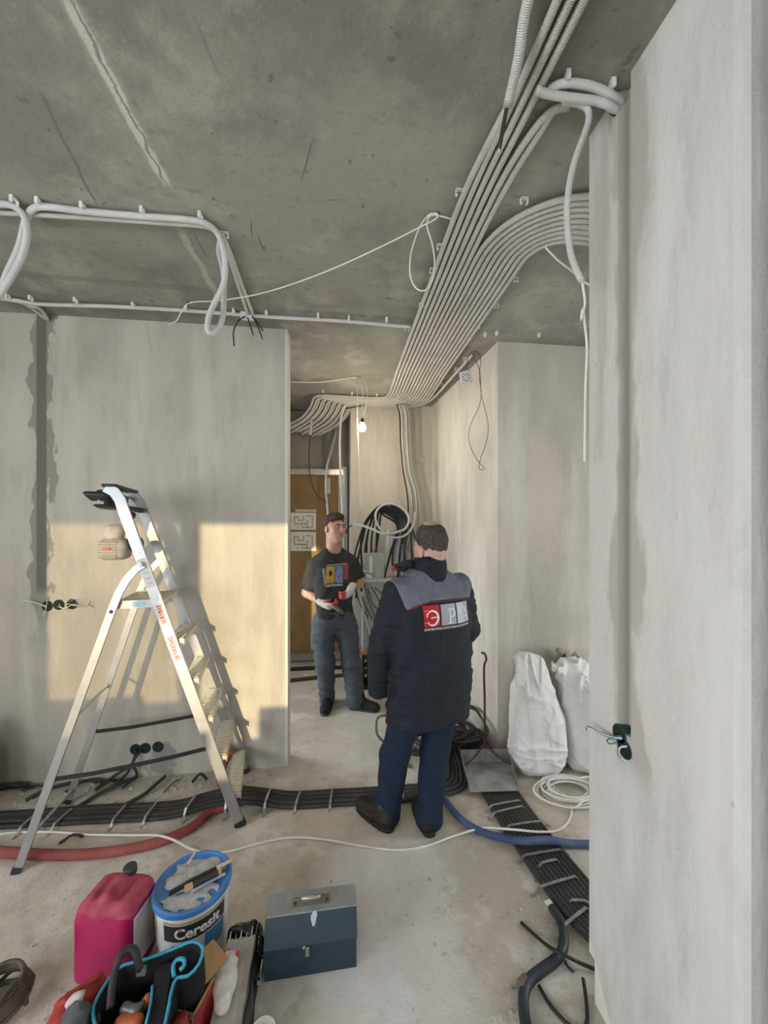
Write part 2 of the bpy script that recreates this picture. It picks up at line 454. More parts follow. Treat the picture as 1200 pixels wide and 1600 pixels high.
M_left = plaster('left_plaster', (.49, .455, .40), (.40, .372, .322), (.565, .53, .465), ex_left)
def ex_right(g):
    tn = g.math('MULTIPLY', g.math('SUBTRACT', g.noise(7, (1, 1, .3), off=(1, 4, 0), detail=5), .5), .30)
    t = g.math('ABSOLUTE', g.math('ADD', g.math('SUBTRACT', g.y, 1.10), tn))
    g.layer((.40, .385, .35), g.math('MULTIPLY', g.ramp(t, .045, .08, .75, 0), g.ramp(g.z, .85, 1.0)))
    tg = g.math('ABSOLUTE', g.math('SUBTRACT', g.y, 1.11)); g.layer((.36, .345, .31), g.math('MULTIPLY', g.ramp(tg, .022, .028, .8, 0), g.ramp(g.z, .99, 1.03)))  # chase painted darker to stand for the shade in its recess
    # pale gypsum showing at the foot of the corner
    q = g.math('ADD', g.math('MULTIPLY', g.math('SUBTRACT', g.y, 1.10), -1.0), g.math('MULTIPLY', g.z, .62))
    q = g.math('ADD', q, g.math('MULTIPLY', g.math('SUBTRACT', g.noise(12), .5), .03))
    g.layer((.80, .77, .73), g.ramp(q, -.06, -.045, .9, 0))
M_right = plaster('right_plaster', (.615, .605, .58), (.51, .50, .475), (.71, .70, .675), ex_right)
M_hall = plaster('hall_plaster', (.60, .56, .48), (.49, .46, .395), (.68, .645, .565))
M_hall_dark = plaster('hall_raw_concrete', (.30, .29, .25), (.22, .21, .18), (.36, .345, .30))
M_plain = plaster('plain_plaster', (.60, .58, .54), (.5, .48, .44), (.66, .64, .6))

def make_ceiling_mat():
    g = NG('raw_ceiling_concrete'); g.base((.31, .30, .262))
    g.layer((.225, .22, .195), g.ramp(g.noise(1.5, detail=5, rough=.62), .42, .60, 0, .95))
    g.layer((.40, .385, .335), g.ramp(g.noise(2.6, off=(4, 2, 0), detail=5, rough=.65), .50, .66, 0, .7))
    g.layer((.24, .235, .21), g.ramp(g.noise(14, (1, 1.6, 1), off=(1, 7, 0), detail=5), .55, .68, 0, .65))
    g.layer((.15, .145, .13), g.ramp(g.noise(20, (1, 1, 1), detail=3, off=(9, 3, 0)), .67, .73, 0, .8))
    g.layer((.46, .44, .40), g.ramp(g.noise(60), .58, .8, 0, .3))
    def seg(p, q, w_, wob, col, fac, sc=10):
        a = PZ(*p, CEIL); b = PZ(*q, CEIL); mk = g.line(a.x, a.y, b.x, b.y, w_, wob, sc)
        g.layer(col, g.math('MULTIPLY', mk, fac))
    seg((95, -20), (262, 292), .045, .09, (.36, .345, .30), .6)
    seg((95, -20), (262, 292), .026, .05, (.62, .60, .55), .85)
    seg((100, -20), (262, 292), .006, .05, (.15, .145, .13), .7, 14)
    seg((62, 140), (150, 320), .007, .03, (.17, .165, .15), .8)
    seg((270, 340), (345, 470), .022, .05, (.50, .48, .42), .6)
    seg((300, 360), (325, 405), .006, .02, (.17, .165, .15), .8)
    seg((470, 285), (490, 215), .004, .006, (.15, .145, .13), .9)
    seg((392, 345), (394, 372), .005, .004, (.15, .145, .13), .9)
    seg((402, 365), (413, 395), .005, .004, (.15, .145, .13), .9)
    seg((502, 313), (548, 312), .004, .004, (.19, .185, .17), .8)
    seg((300, 20), (345, 125), .005, .01, (.20, .195, .18), .7)
    seg((208, 155), (219, 176), .006, .004, (.15, .145, .13), .8)
    seg((0, 425), (340, 455), .035, .06, (.21, .20, .175), .5)
    seg((0, 345), (330, 362), .03, .05, (.24, .23, .2), .5)
    g.bump((g.noise(3), .012), (g.noise(18), .003), (g.noise(90), .0012))
    return g.done()
M_ceil = make_ceiling_mat()
def make_floor_mat():
    g = NG('floor_screed'); g.base((.60, .545, .465))
    g.layer((.50, .455, .385), g.ramp(g.noise(1.9, detail=5, rough=.62), .42, .58, 0, .9))
    g.layer((.70, .665, .61), g.ramp(g.noise(3.4, off=(5, 1, 0), detail=5, rough=.62), .50, .62, 0, .8))
    g.layer((.42, .38, .32), g.ramp(g.noise(9, off=(2, 8, 0), detail=5, rough=.65), .54, .66, 0, .65))
    g.layer((.70, .69, .67), g.ramp(g.noise(26, (1, .6, 1), off=(6, 6, 0)), .60, .76, 0, .45))
    g.layer((.24, .22, .19), g.ramp(g.noise(38, detail=2, off=(1, 2, 0)), .70, .75, 0, .7))
    # dust trodden white across the middle and beside the tool box, dirt along the wall
    q = g.line(.15, .6, .25, 2.05, .34, .5, 3); g.layer((.72, .72, .715), g.math('MULTIPLY', q, .6))
    q = g.line(.12, 2.6, .25, 4.0, .30, .4, 3); g.layer((.64, .62, .58), g.math('MULTIPLY', q, .5))
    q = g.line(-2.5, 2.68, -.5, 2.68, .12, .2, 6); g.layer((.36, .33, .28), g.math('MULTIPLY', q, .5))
    g.bump((g.noise(2.5), .012), (g.noise(14), .004), (g.noise(80), .0020))
    return g.done()
M_floor = make_floor_mat()

structure(box('floor', (.1, 1.3, -.1), (8.2, 8.6, .2), M_floor))
structure(box('ceiling', (.1, 1.3, CEIL + .1), (8.2, 8.6, .2), M_ceil))
structure(box('wall_left', ((XL - .35) / 2 - .1, YW + .07, CEIL / 2), (-.35 - XL + .2, .14, CEIL), M_left))

# right-hand wall with a cable chase cut into it, chipped at the foot of its corner
wr = []
GY0, GY1, GD = 1.083, 1.137, .030
shade_niche = [(.895, .775), (.899, .757), (.910, .748), (.93, .7455), (1.16, .7455), (1.16, .63), (.895, .63), (.895, YB), (1.28, YB), (1.28, 1.28)]  # niche added so its shaded far face darkens the right edge
prof_hi = [(.895, 1.28), (.895, GY1), (.895 + GD, GY1 - .008), (.895 + GD, GY0 + .008), (.895, GY0)] + shade_niche
prof_lo = [(.895, 1.28)] + shade_niche
prof_ft = [(.895, 1.250)] + shade_niche + [(.93, 1.28)]
def stack(name, profs, m):
    """one wall from prisms standing on each other"""
    bm = bmesh.new()
    for poly, z0, z1 in profs:
        n = len(poly); a = [bm.verts.new((x, y, z0)) for x, y in poly]; b = [bm.verts.new((x, y, z1)) for x, y in poly]
        bm.faces.new(a[::-1]); bm.faces.new(b)
        for i in range(n): bm.faces.new((a[i], a[(i + 1) % n], b[(i + 1) % n], b[i]))
    return structure(from_bm(name, bm, m))
stack('wall_right', [(prof_ft, 0, .15), (prof_lo, .15, 1.02), (prof_hi, 1.02, CEIL)], M_right)
structure(prism('wall_pier', [(1.186, 2.75), (3.5, 2.75), (3.5, 2.95), (1.42, 2.95), (1.30, 4.8), (1.066, 4.8), (1.066, 4.287)], 0, CEIL, M_hall))
def ex_back(g):
    m1 = g.ramp(g.math('ABSOLUTE', g.math('SUBTRACT', g.x, .70)), .036, .042, 1, 0)
    g.layer((.62, .50, .46), g.math('MULTIPLY', m1, g.math('MULTIPLY', g.ramp(g.z, 1.98, 2.0, 0, .8), g.ramp(g.z, 2.85, 2.9, 1, 0))))
M_back = plaster('back_plaster', (.60, .56, .48), (.50, .47, .40), (.68, .645, .565), ex_back)
structure(prism('wall_back', [(.14, 4.29), (1.066, 4.29), (1.2, 5.15), (.14, 5.15)], 0, CEIL, M_back))
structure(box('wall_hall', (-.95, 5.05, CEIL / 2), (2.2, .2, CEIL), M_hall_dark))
structure(box('wall_alcove_near', (2.35, .98, CEIL / 2), (2.14, .16, CEIL), M_plain))
# windows behind and left of the viewer let the daylight in
def wall_with_holes(name, axis, pos, th, a0, a1, holes, m):
    bm = bmesh.new()
    def add(u0, u1, z0, z1):
        if u1 - u0 < 1e-4 or z1 - z0 < 1e-4: return
        c = ((u0 + u1) / 2, pos, (z0 + z1) / 2); s = (u1 - u0, th, z1 - z0)
        if axis == 'y': c = (c[1], c[0], c[2]); s = (s[1], s[0], s[2])
        bm_box(bm, c, s)
    u = a0
    for h0, h1, z0, z1 in sorted(holes):
        add(u, h0, 0, CEIL); add(h0, h1, 0, z0); add(h0, h1, z1, CEIL); u = h1
    add(u, a1, 0, CEIL)
    return structure(from_bm(name, bm, m))
TOPW = 2.38
SH = -.056
wall_with_holes('wall_rear', 'x', YB - .1, .2, XL - .2, 1.3,
    [(-3.12, -2.32, .9, TOPW), (-1.88 + SH, -1.30 + SH, 1.20, TOPW), (-1.30 + SH, -1.08 + SH, 1.15, TOPW),  # first opening added for daylight; other sills stepped to shape the sun patch
     (-.934 + SH, -.702 + SH, 1.14, TOPW), (-.702 + SH, -.548 + SH, .87, TOPW), (-.548 + SH, -.262 + SH, 1.08, TOPW)], M_plain)
wall_with_holes('wall_left_side', 'y', XL - .1, .2, YB - .2, 2.9, [(-1.8, .7, .8, 2.5)], M_plain)
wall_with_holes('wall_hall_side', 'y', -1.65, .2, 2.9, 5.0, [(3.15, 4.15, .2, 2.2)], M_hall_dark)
wall_with_holes('wall_alcove_right', 'y', 3.48, .2, .95, 2.85, [(1.15, 1.95, .35, 2.15)], M_plain)  # unseen opening added to light the alcove
M_frame = mat('window_frame_white', (.8, .8, .8), .4, var=.03)
def wframe(name, axis, pos, a0, a1, z0, z1):
    bm = bmesh.new(); t = .05
    for u0, u1, w0, w1 in ((a0, a0 + t, z0, z1), (a1 - t, a1, z0, z1), (a0 + t, a1 - t, z0, z0 + t), (a0 + t, a1 - t, z1 - t, z1)):
        c = ((u0 + u1) / 2, pos, (w0 + w1) / 2); s = (u1 - u0, .06, w1 - w0)
        if axis == 'y': c = (c[1], c[0], c[2]); s = (s[1], s[0], s[2])
        bm_box(bm, c, s)
    return structure(from_bm(name, bm, M_frame))
def pane(name, c, s_):
    m = bpy.data.materials.new('sun_dimming_pane'); m.use_nodes = True; nt = m.node_tree; tr = nt.nodes.new('ShaderNodeBsdfTransparent'); tr.inputs[0].default_value = (.66, .64, .56, 1)
    nt.links.new(tr.outputs[0], nt.nodes['Material Output'].inputs['Surface']); return structure(box(name, c, s_, m))
pane('dimming_pane', (-1.48 + SH, YB - .1, (1.15 + TOPW) / 2), (.79, .004, TOPW - 1.16))  # unseen tinted pane added to dim the left part of the sun patch
wframe('added_fill_window', 'x', YB - .16, -3.12, -2.32, .9, TOPW)  # frame of the extra window added for more daylight
wframe('window_2', 'y', XL - .16, -1.8, .7, .8, 2.5)

# ================================================================== conduits on the ceiling
M_cond = corr_mat('grey_conduit', (.52, .505, .465), .5, col2=(.60, .585, .545))
M_condw = corr_mat('white_conduit', (.66, .66, .655), .45)
M_wcab = mat('white_cable_sheath', (.80, .78, .72), .45, var=.06)
M_blk = mat('black_rubber', (.022, .022, .024), .5, var=.3, scale=30)
M_clip = mat('white_clip', (.76, .76, .75), .4, var=.05)
M_tin = mat('zinc_strap', (.38, .38, .37), .45, .7, var=.25, scale=40)
ZC = CEIL - .021
def clip(p, along, label, group, w_=.03):
    """open C clip screwed to the ceiling, gripping a conduit that runs along the given direction"""
    p = Vector(p); t = Vector((along[0], along[1], 0)).normalized(); s = Vector((-t.y, t.x, 0))
    M = Matrix((s, t, Vector((0, 0, 1)))).transposed(); bm = bmesh.new()
    bm_box(bm, p + Vector((0, 0, CEIL - p.z - .004)), (w_, .013, .006), M=M)
    for k in (-1, 1):
        bm_box(bm, p + s * (k * (w_ / 2)) + Vector((0, 0, .006)), (.003, .013, .024), M=M)
        bm_box(bm, p + s * (k * (w_ / 2 - .003)) - Vector((0, 0, .006)), (.007, .013, .003), M=M)
    return tag(from_bm('conduit_clip', bm, M_clip), label, 'clip', group)

NA, NB, PIT, X0 = 6, 9, .031, .515
def far_run(i):
    """where conduit i turns left at the hall's end and runs over to the hall door"""
    x = X0 + PIT * i; y = 4.015 + .0165 * i; r_ = .07 + .006 * i; z = ZC - (.016 if i % 2 else 0)
    pts = [(x, 3.3, ZC), (x, y - r_ * 1.6, ZC), (x - r_ * .35, y - r_ * .35, (ZC + z) / 2), (x - r_ * 1.6, y, z), (.1, y, z)]
    xe = -.26 + .028 * i
    pts += [(xe + .10, y, z), (xe + .02, y + .015, z - .015), (xe - .02, y + .06, z - .09), (xe - .12, y + .20, z - .17), (xe - .35, y + .42, z - .23 - .01 * (i % 4))]
    return pts
COND = []
for i in range(NA + NB):
    x = X0 + PIT * i
    if i < NA:
        near = {0: [(.553, 1.205, ZC), (.535, 1.33, ZC), (.517, 1.52, ZC)],
                1: [(.575, .55, ZC), (.572, .9, ZC), (.562, 1.2, ZC), (.547, 1.5, ZC)],
                2: [(.613, .55, ZC), (.607, .9, ZC), (.594, 1.2, ZC), (.578, 1.5, ZC)],
                3: [(.651, .55, ZC), (.642, .9, ZC), (.626, 1.2, ZC), (.609, 1.5, ZC)],
                4: [(.755, 1.178, ZC), (.725, 1.185, ZC), (.695, 1.21, ZC), (.665, 1.30, ZC), (.645, 1.45, ZC), (.640, 1.6, ZC)],
                5: [(.712, 1.19, ZC + .004), (.704, 1.235, ZC), (.695, 1.30, ZC), (.682, 1.40, ZC), (.671, 1.6, ZC)]}[i]
        pts = near + [(x, 2.2, ZC), (x, 2.8, ZC)] + far_run(i)
        lab = f'grey ceiling conduit, {ORD[i]} from the left in the wide bundle'
    else:
        j = i - NA; cx, cy = 1.10, 1.88; rr = .40 - .031 * j; y0 = cy - rr
        arc = [(cx - rr * math.sin(a), cy - rr * math.cos(a), ZC) for a in [math.pi / 2 * q / 8 for q in range(9)]]
        pts = [(3.3, y0, ZC), (2.2, y0, ZC), (1.4, y0, ZC), (1.2, y0, ZC)] + arc + [(x, 2.1, ZC), (x, 2.6, ZC)] + far_run(i)
        lab = f'grey ceiling conduit curving in from the right, {ORD[j]} from the outside of the curve'
    o = tube('ceiling_conduit', pts, .0125, M_cond, seg=8, step=.04)
    tag(o, lab, 'conduit', 'conduits of the wide ceiling bundle')
# perforated tie bars over the bundle
for k, (y, xa, xb) in enumerate([(1.62, .505, .70), (2.02, .505, .72), (2.0, .80, .97), (2.35, .505, .965), (2.75, .505, .965), (3.2, .505, .965), (3.65, .505, .965)]):
    o = box('tie_bar', ((xa + xb) / 2, y, CEIL - .0065), (xb - xa, .014, .003), M_tin)
    tag(o, f'thin metal tie bar across the ceiling conduit bundle, {ORD[k]} from the near end', 'tie bar', 'tie bars of the ceiling bundle')
for k, (px, py) in enumerate([(718, 303), (688, 388), (676, 425), (659, 478), (636, 515), (819, 316)]):
    q = PZ(px, py, ZC); clip(q, (0, 1), f'white clip beside the ceiling conduit bundle, {ORD[k]} from the camera' if k < 5 else 'white clip on the outer conduit of the curving bundle', 'clips of the ceiling bundle')
for k, (px, py) in enumerate([(806, 438), (776, 479), (747, 512), (708, 553)]):
    q = PZ(px, py, ZC); clip(q, (0, 1), f'white clip right of the ceiling conduit bundle, {ORD[k]} from the camera', 'clips right of the ceiling bundle', .022)
for k, (px, py) in enumerate([(758, 524), (776, 522), (842, 525)]):
    q = PZ(px, py, ZC); clip(q, (1, 0), f'empty white clip over the hall pier, {ORD[k]} from the left', 'empty clips over the pier', .022)

# loose white conduit with a black cable hanging out of its end
t = thing('loose_conduit', 'white corrugated conduit ending at the bundle with a black cable hanging out', 'conduit')
tube('conduit_sleeve', [(.545, .55, 3.035), P(827, -6, 1.0), P(810, 90, 1.10), P(793, 166, 1.205)], .0145, M_condw, t, seg=12)
tube('cable_end', [P(796, 150, 1.19), P(791, 172, 1.205), P(786, 200, 1.20), P(780, 233, 1.19)], .0068, mat('grey_black_sheath', (.05, .05, .05), .35, var=.2), t, seg=8)
tube('cable_core', [P(780, 233, 1.19), P(779.4, 236.5, 1.19)], .0035, M_wcab, t, seg=8)
# two thick white conduits looping over to the hole in the right wall
for lab, pp in (('thick white conduit arching along the ceiling into the right wall, nearer the camera', [(857, 141), (868, 134), (884, 130), (905, 131), (931, 137), (955, 149), (972, 161)]),
                ('thick white conduit bending under its twin into the right wall', [(838, 140), (850, 145), (872, 150), (902, 154), (932, 158), (950, 164), (965, 174)])):
    dz = .0 if 'arching' in lab else -.022
    pts = [PZ(px, py, CEIL - .022 + dz - (.01 if q > 4 else 0)) for q, (px, py) in enumerate(pp)]
    t = thing('wall_entry_conduit', lab, 'conduit', group='thick conduits into the right wall')
    tube('conduit_sleeve', pts, .0118, M_condw, t, seg=12, step=.012)
    e = pts[-1]; tube('cable_end', [e - Vector((.02, 0, 0)), e + Vector((.02, .004, -.008)), e + Vector((.045, .004, -.02))], .010, M_blk, t, seg=8)
for k, (px, py) in enumerate([(887, 122), (957, 135)]):
    clip(PZ(px, py, ZC), (1, -.2), f'pale clip above the arching white conduit, {"left" if k == 0 else "right"} one', 'clips of the arching conduit', .02)
# conduit dropping beside the right wall, with a white twin cable out of it
t = thing('hanging_conduit', 'white conduit dropping from the ceiling beside the right wall corner', 'conduit')
tube('conduit_sleeve', [PZ(880, 158, 3.03), PZ(905, 162, 3.03), P(918, 170, 1.24), P(920, 186, 1.24), P(913, 210, 1.24), P(897, 255, 1.235), P(887, 310, 1.23), P(887, 360, 1.235), P(893, 400, 1.245), P(902, 425, 1.25), P(910, 441, 1.255)], .0102, M_condw, t, seg=12, step=.02)
tube('cable', [P(909, 437, 1.255), P(912, 455, 1.258), P(914, 475, 1.262), P(908, 500, 1.262), P(911, 480, 1.262), P(913, 500, 1.268), P(917, 540, 1.275), P(915, 600, 1.29), P(914, 660, 1.29), P(913.5, 722, 1.285)], .0042, M_wcab, t, seg=6, step=.02)
o = tube('stray_cable', [PZ(850, 384, 3.045), P(870, 405, 1.86), P(893, 423, 1.75), P(917, 443, 1.64), P(935, 452, 1.6)], .0045, M_wcab, seg=6)
tag(o, 'short white cable strung from the curving bundle behind the wall corner', 'cable')

# ---- left: pair along the ceiling, then over to the left wall
def along_c(px0, py0, px1, py1, n=2, z=ZC): return [PZ(px0 + (px1 - px0) * k / (n - 1), py0 + (py1 - py0) * k / (n - 1), z) for k in range(n)]
t = thing('ceiling_loop_conduit', 'white conduit along the ceiling, drooping in a long loop before the left wall', 'conduit')
Yc = 1.83
tube('conduit_sleeve', [(-2.3, 1.835, 2.55), (-1.75, 1.835, 2.62), P(-8, 460, 1.72), P(12, 425, 1.72), P(30, 385, 1.71), P(40, 345, 1.70), PZ(50, 328, ZC), PZ(64, 323, ZC), PZ(130, 330, ZC), PZ(223, 338, ZC), PZ(300, 344, ZC), PZ(322, 349, ZC), PZ(338, 362, ZC - .005), P(348, 385, 1.80), P(352, 415, 1.83), P(349, 445, 1.86), P(336, 472, 1.88), P(325, 500, 1.89), P(326, 520, 1.90), P(338, 518, 1.92), P(347, 500, 1.94), P(350, 470, 1.96), PZ(349, 425, 3.03), PZ(342, 392, ZC), PZ(346, 372, ZC - .01)], .0135, M_condw, t, seg=10, step=.025)
t = thing('ceiling_loop_conduit', 'white conduit at the upper left edge, curling down over its neighbour', 'conduit')
tube('conduit_sleeve', [(-2.3, 1.80, ZC), PZ(-20, 319, ZC), PZ(18, 321, ZC), P(34, 332, 1.66), P(42, 355, 1.67), P(38, 390, 1.68), P(22, 425, 1.69), P(5, 452, 1.70), P(-15, 478, 1.71), P(-40, 495, 1.72)], .0135, M_condw, t, seg=10, step=.025)
o = tube('ceiling_conduit', [(-2.3, 1.875, ZC), PZ(0, 332, ZC), PZ(70, 336, ZC), PZ(150, 341, ZC), PZ(250, 348, ZC), PZ(325, 355, ZC), PZ(342, 364, ZC), PZ(352, 385, ZC), PZ(368, 432, ZC), PZ(386, 488, ZC), PZ(388, 494, ZC)], .011, M_cond, seg=8)
tag(o, 'thinner grey conduit running behind the white one on the left ceiling', 'conduit')
o = tube('ceiling_conduit', [PZ(347, 366, ZC), PZ(356, 385, ZC), PZ(376, 440, ZC), PZ(394, 488, ZC), PZ(396, 495, ZC)], .011, M_cond, seg=8)
tag(o, 'short grey conduit from the loop to the white plate, right of its pair', 'conduit')
for k, (px, py) in enumerate([(22, 316), (61, 319), (130, 326), (223, 333), (313, 340)]):
    clip(PZ(px, py, ZC), (1, 0), f'white clip on the left ceiling conduit pair, {ORD[k]} from the left', 'clips of the left ceiling pair', .034)
clip(PZ(348, 369, ZC), (0, 1), 'white clip where the grey conduit pair turns away', 'clips of the left ceiling pair', .05)
t = thing('cable_plate', 'white clip plate above the left wall with three black cable ends', 'cable plate')
pc = PZ(387, 493, ZC); box('plate', (pc.x, pc.y, pc.z - .004), (.085, .03, .045), M_clip, t, bevel=.003)
for pp in ([(383, 494), (372, 502), (365, 518), (366, 541)], [(387, 496), (391, 508), (396, 524)], [(394, 494), (402, 508), (410, 530)], [(394, 494), (404, 506), (411, 517)]):
    d0 = (pc - Vector((0, 0, CAM_H))).dot(Vector((SY, CY, 0)))
    tube('cable_end', [P(px, py, d0 - .03) for px, py in pp], .0042, M_blk, t, seg=6, step=.02)
o = tube('ceiling_conduit', [(-2.6, 2.575, ZC), PZ(30, 470, ZC), PZ(50, 474, ZC), PZ(180, 479, ZC), PZ(300, 486, ZC), PZ(420, 495, ZC), PZ(540, 502, ZC), (.44, 2.585, ZC), (.495, 2.59, ZC + .002)], .0115, M_condw, seg=8)
tag(o, 'single white conduit along the top of the left wall to the bundle', 'conduit')
for nm, pp in (('left', [(-20, 466), (15, 468), (38, 474), (55, 485), (72, 499)]), ('right', [(40, 476), (58, 480), (68, 489), (75, 500)])):
    pts = [PZ(px, py, ZC) for px, py in pp[:-1]]; q = PYY(pp[-1][0], pp[-1][1], YW - .012); pts += [q]
    o = tube('ceiling_conduit', pts, .0115, M_cond, seg=8, step=.02); tag(o, f'grey conduit bending into the dark chase on the left wall, {nm} one', 'conduit')
for k, (px, py) in enumerate([(12, 465), (48, 468), (118, 471), (208, 478), (291, 484), (365, 488), (416, 491), (497, 495), (545, 499), (604, 501)]):
    clip(PZ(px, py, ZC), (1, 0), f'small white clip on the conduit along the left wall top, {ORD[k]} from the left', 'clips along the left wall top', .026)
# white cable strung under the ceiling with a loop
t = thing('strung_cable', 'thin white cable strung slack under the ceiling with a hanging loop', 'cable')
tube('cable', [P(264, 507, 2.42), P(276, 501, 2.40), P(283, 488, 2.38), PZ(293, 475, 3.05), P(340, 470, 2.28), P(410, 458, 2.17), P(500, 428, 2.03), P(590, 388, 1.87), P(650, 358, 1.77), P(683, 340, 1.70), PZ(685, 335, 3.06), PZ(673, 334, 3.055), P(660, 348, 1.70), P(648, 375, 1.70), P(641, 405, 1.70), P(642, 435, 1.70), P(652, 452, 1.70), P(664, 454, 1.70), P(675, 438, 1.70), P(679, 410, 1.70), P(675, 380, 1.70), P(667, 350, 1.70), PZ(672, 337, 3.05), PZ(690, 338, 3.055), PZ(707, 343, 3.05)], .0034, M_wcab, t, seg=6, step=.02)
o = box('cable_nail', PZ(294, 474, 3.06), (.008, .008, .02), M_blk, t); o = box('cable_nail', PZ(685, 335, 3.062), (.008, .008, .016), M_blk, t)
# ================================================================== the hall behind
o = tube('ceiling_conduit', [PZ(738, 554, ZC), PZ(700, 597, ZC), PZ(672, 626, ZC), PZ(655, 634, ZC), PZ(630, 637, ZC), PZ(590, 636, ZC), PZ(540, 634, ZC)], .012, M_cond, seg=8)
tag(o, 'lone grey conduit along the ceiling edge of the right hall wall', 'conduit')
for k, (px, py) in enumerate([(727, 562), (713, 578), (690, 602), (676, 618)]):
    clip(PZ(px, py, ZC), (-.1, 1), f'small clip on the lone hall wall conduit, {ORD[k]} from the camera', 'clips of the lone hall conduit', .026)
for k, (px, py) in enumerate([(505, 612), (550, 616), (589, 618)]):
    clip(PZ(px, py, ZC), (1, 0), f'small clip before the conduits over the hall end, {ORD[k]} from the left', 'clips over the hall end', .026)
# hanging white conduits by the door
o = tube('hanging_conduit', [PZ(570, 631, 3.03), PZ(548, 631, 3.03), P(538, 637, 4.2), P(533, 655, 4.2), P(531, 690, 4.2), P(532, 740, 4.2), P(534, 780, 4.2), P(536, 830, 4.2), P(540, 900, 4.2)], .0125, M_condw, seg=8)
tag(o, 'long white conduit hanging down beside the cardboard door, right one', 'conduit')
o = tube('hanging_conduit', [PZ(540, 652, 3.06), P(528, 662, 4.8), P(524, 680, 4.7), P(518, 705, 4.6), P(511, 730, 4.55), P(509, 760, 4.55), P(512, 800, 4.55), P(513, 850, 4.55), P(514, 900, 4.55)], .0135, M_condw, seg=8)
tag(o, 'white conduit hanging before the cardboard door, left one', 'conduit')
t = thing('hanging_cable', 'short conduit over the door with a thin black cable curving from it', 'cable')
tube('conduit_sleeve', [P(486, 637, 4.2), P(487, 655, 4.2), P(485, 680, 4.2)], .011, M_cond, t)
tube('cable', [P(485, 678, 4.2), P(483, 710, 4.2), P(485, 745, 4.2), P(493, 770, 4.2), P(510, 786, 4.2)], .006, M_blk, t, seg=6)
o = tube('hanging_cable', [PZ(452, 640, 3.02), PZ(490, 642, 2.99), PZ(530, 640, 2.99), PZ(570, 633, 3.01)], .005, M_blk, seg=6); tag(o, 'thin black cable sagging across the ceiling over the door', 'cable')
# bulb on its cord
bp = P(566, 668, 3.5)
t = thing('light_bulb', 'lit bare bulb hanging on a white cord in the hall', 'light bulb')
M_bulb = mat('lit_bulb', (1, .95, .85), .2, emit=(1.0, .84, .60), estr=90)
lathe('bulb', [(0, -.036), (.018, -.032), (.030, -.018), (.034, 0), (.030, .018), (.020, .032), (.014, .045), (0, .046)], M_bulb, bp, 20, t)
lathe('bulb_holder', [(0, .085), (.011, .082), (.016, .07), (.0165, .042), (0, .042)], mat('black_bakelite', (.03, .027, .025), .4), bp, 16, t)
tube('cord', [bp + Vector((0, 0, .08)), P(570, 640, 3.5), P(574, 612, 3.5), P(570, 596, 3.51), PZ(562, 592, 3.055)], .0045, M_wcab, t, seg=6)
tube('cord', [bp + Vector((-.004, 0, .08)), P(567, 620, 3.5), P(565, 600, 3.5), PZ(561, 592, 3.055)], .0045, M_wcab, t, seg=6)
o = tube('strung_cable', [PZ(430, 596, 3.05), PZ(500, 597, 3.045), PZ(558, 591, 3.055), P(559, 600, 3.5), P(558, 640, 3.5), P(560, 700, 3.55), P(563, 760, 3.62), P(564, 800, 3.68)], .0045, M_wcab, seg=6)
tag(o, 'thin white cable strung across the hall ceiling and dropping past the bulb', 'cable')

# cardboard-covered door with plans taped on
t = thing('entrance_door', 'entrance door covered with brown cardboard and taped along the top', 'door')
M_card = mat('brown_cardboard', (.27, .175, .08), .8, var=.12, scale=6)
DX0, DX1, DY = -.98, .055, 4.93
M_steel = mat('grey_door_steel', (.36, .355, .36), .4, .3)
box('door_leaf', ((DX0 + DX1) / 2, DY, 1.22), (DX1 - DX0, .05, 2.4), M_steel, t)
box('cardboard_sheet', ((DX0 + DX1) / 2 - .02, DY - .03, 1.60), (DX1 - DX0 - .06, .008, 1.52), M_card, t)
box('cardboard_sheet', ((DX0 + DX1) / 2 - .02, DY - .034, .48), (DX1 - DX0 - .06, .008, .72), M_card, t)
box('tape', ((DX0 + DX1) / 2, DY - .034, 2.39), (DX1 - DX0 + .02, .012, .07), mat('silver_tape', (.62, .61, .58), .25, .6, bump=.6, bscale=60), t)
box('tape', (-.13, DY - .040, 2.22), (.07, .006, .2), mat('pale_tape', (.55, .52, .46), .5), t)
box('door_frame', (DX1 + .035, DY + .005, 1.23), (.06, .07, 2.46), mat('dull_zinc', (.45, .45, .44), .4, .5), t)
M_paper = mat('printed_paper', (.74, .72, .66), .8, var=.05, scale=5)
M_ink = mat('plan_ink', (.13, .13, .13), .8)
for k, (x0, y0, x1, y1) in enumerate([(454, 801, 494, 828), (454, 831, 494, 861)]):
    a = PYY(x0, y1, DY - .045); b = PYY(x1, y0, DY - .045)
    tt = thing('floor_plan_sheet', f'white paper floor plan taped to the cardboard door, {"upper" if k == 0 else "lower"} sheet', 'paper', group='plans on the door')
    box('sheet', ((a.x + b.x) / 2, DY - .044, (a.z + b.z) / 2), (b.x - a.x, .003, b.z - a.z), M_paper, tt)
    S = []
    W_, H_ = b.x - a.x, b.z - a.z
    for s in ([(.15, .75), (.15, .35), (.45, .35), (.45, .15), (.85, .15), (.85, .8), (.6, .8)], [(.15, .75), (.3, .75), (.3, .55), (.5, .55), (.5, .8)], [(.45, .35), (.65, .35), (.65, .55)], [(.28, .2), (.28, .12)], [(.65, .15), (.65, .28)]):
        S.append(stroke2([(u * W_, v * H_) for u, v in s], .010))
    V2, F2 = merge2(*S)
    mesh('plan_drawing', [(a.x + u, DY - .0475, a.z + v) for u, v in V2], F2, M_ink, tt)
box('tape', PYY(478, 798, DY - .043), (.26, .003, .035), mat('pale_tape', (.55, .52, .46), .5), t)

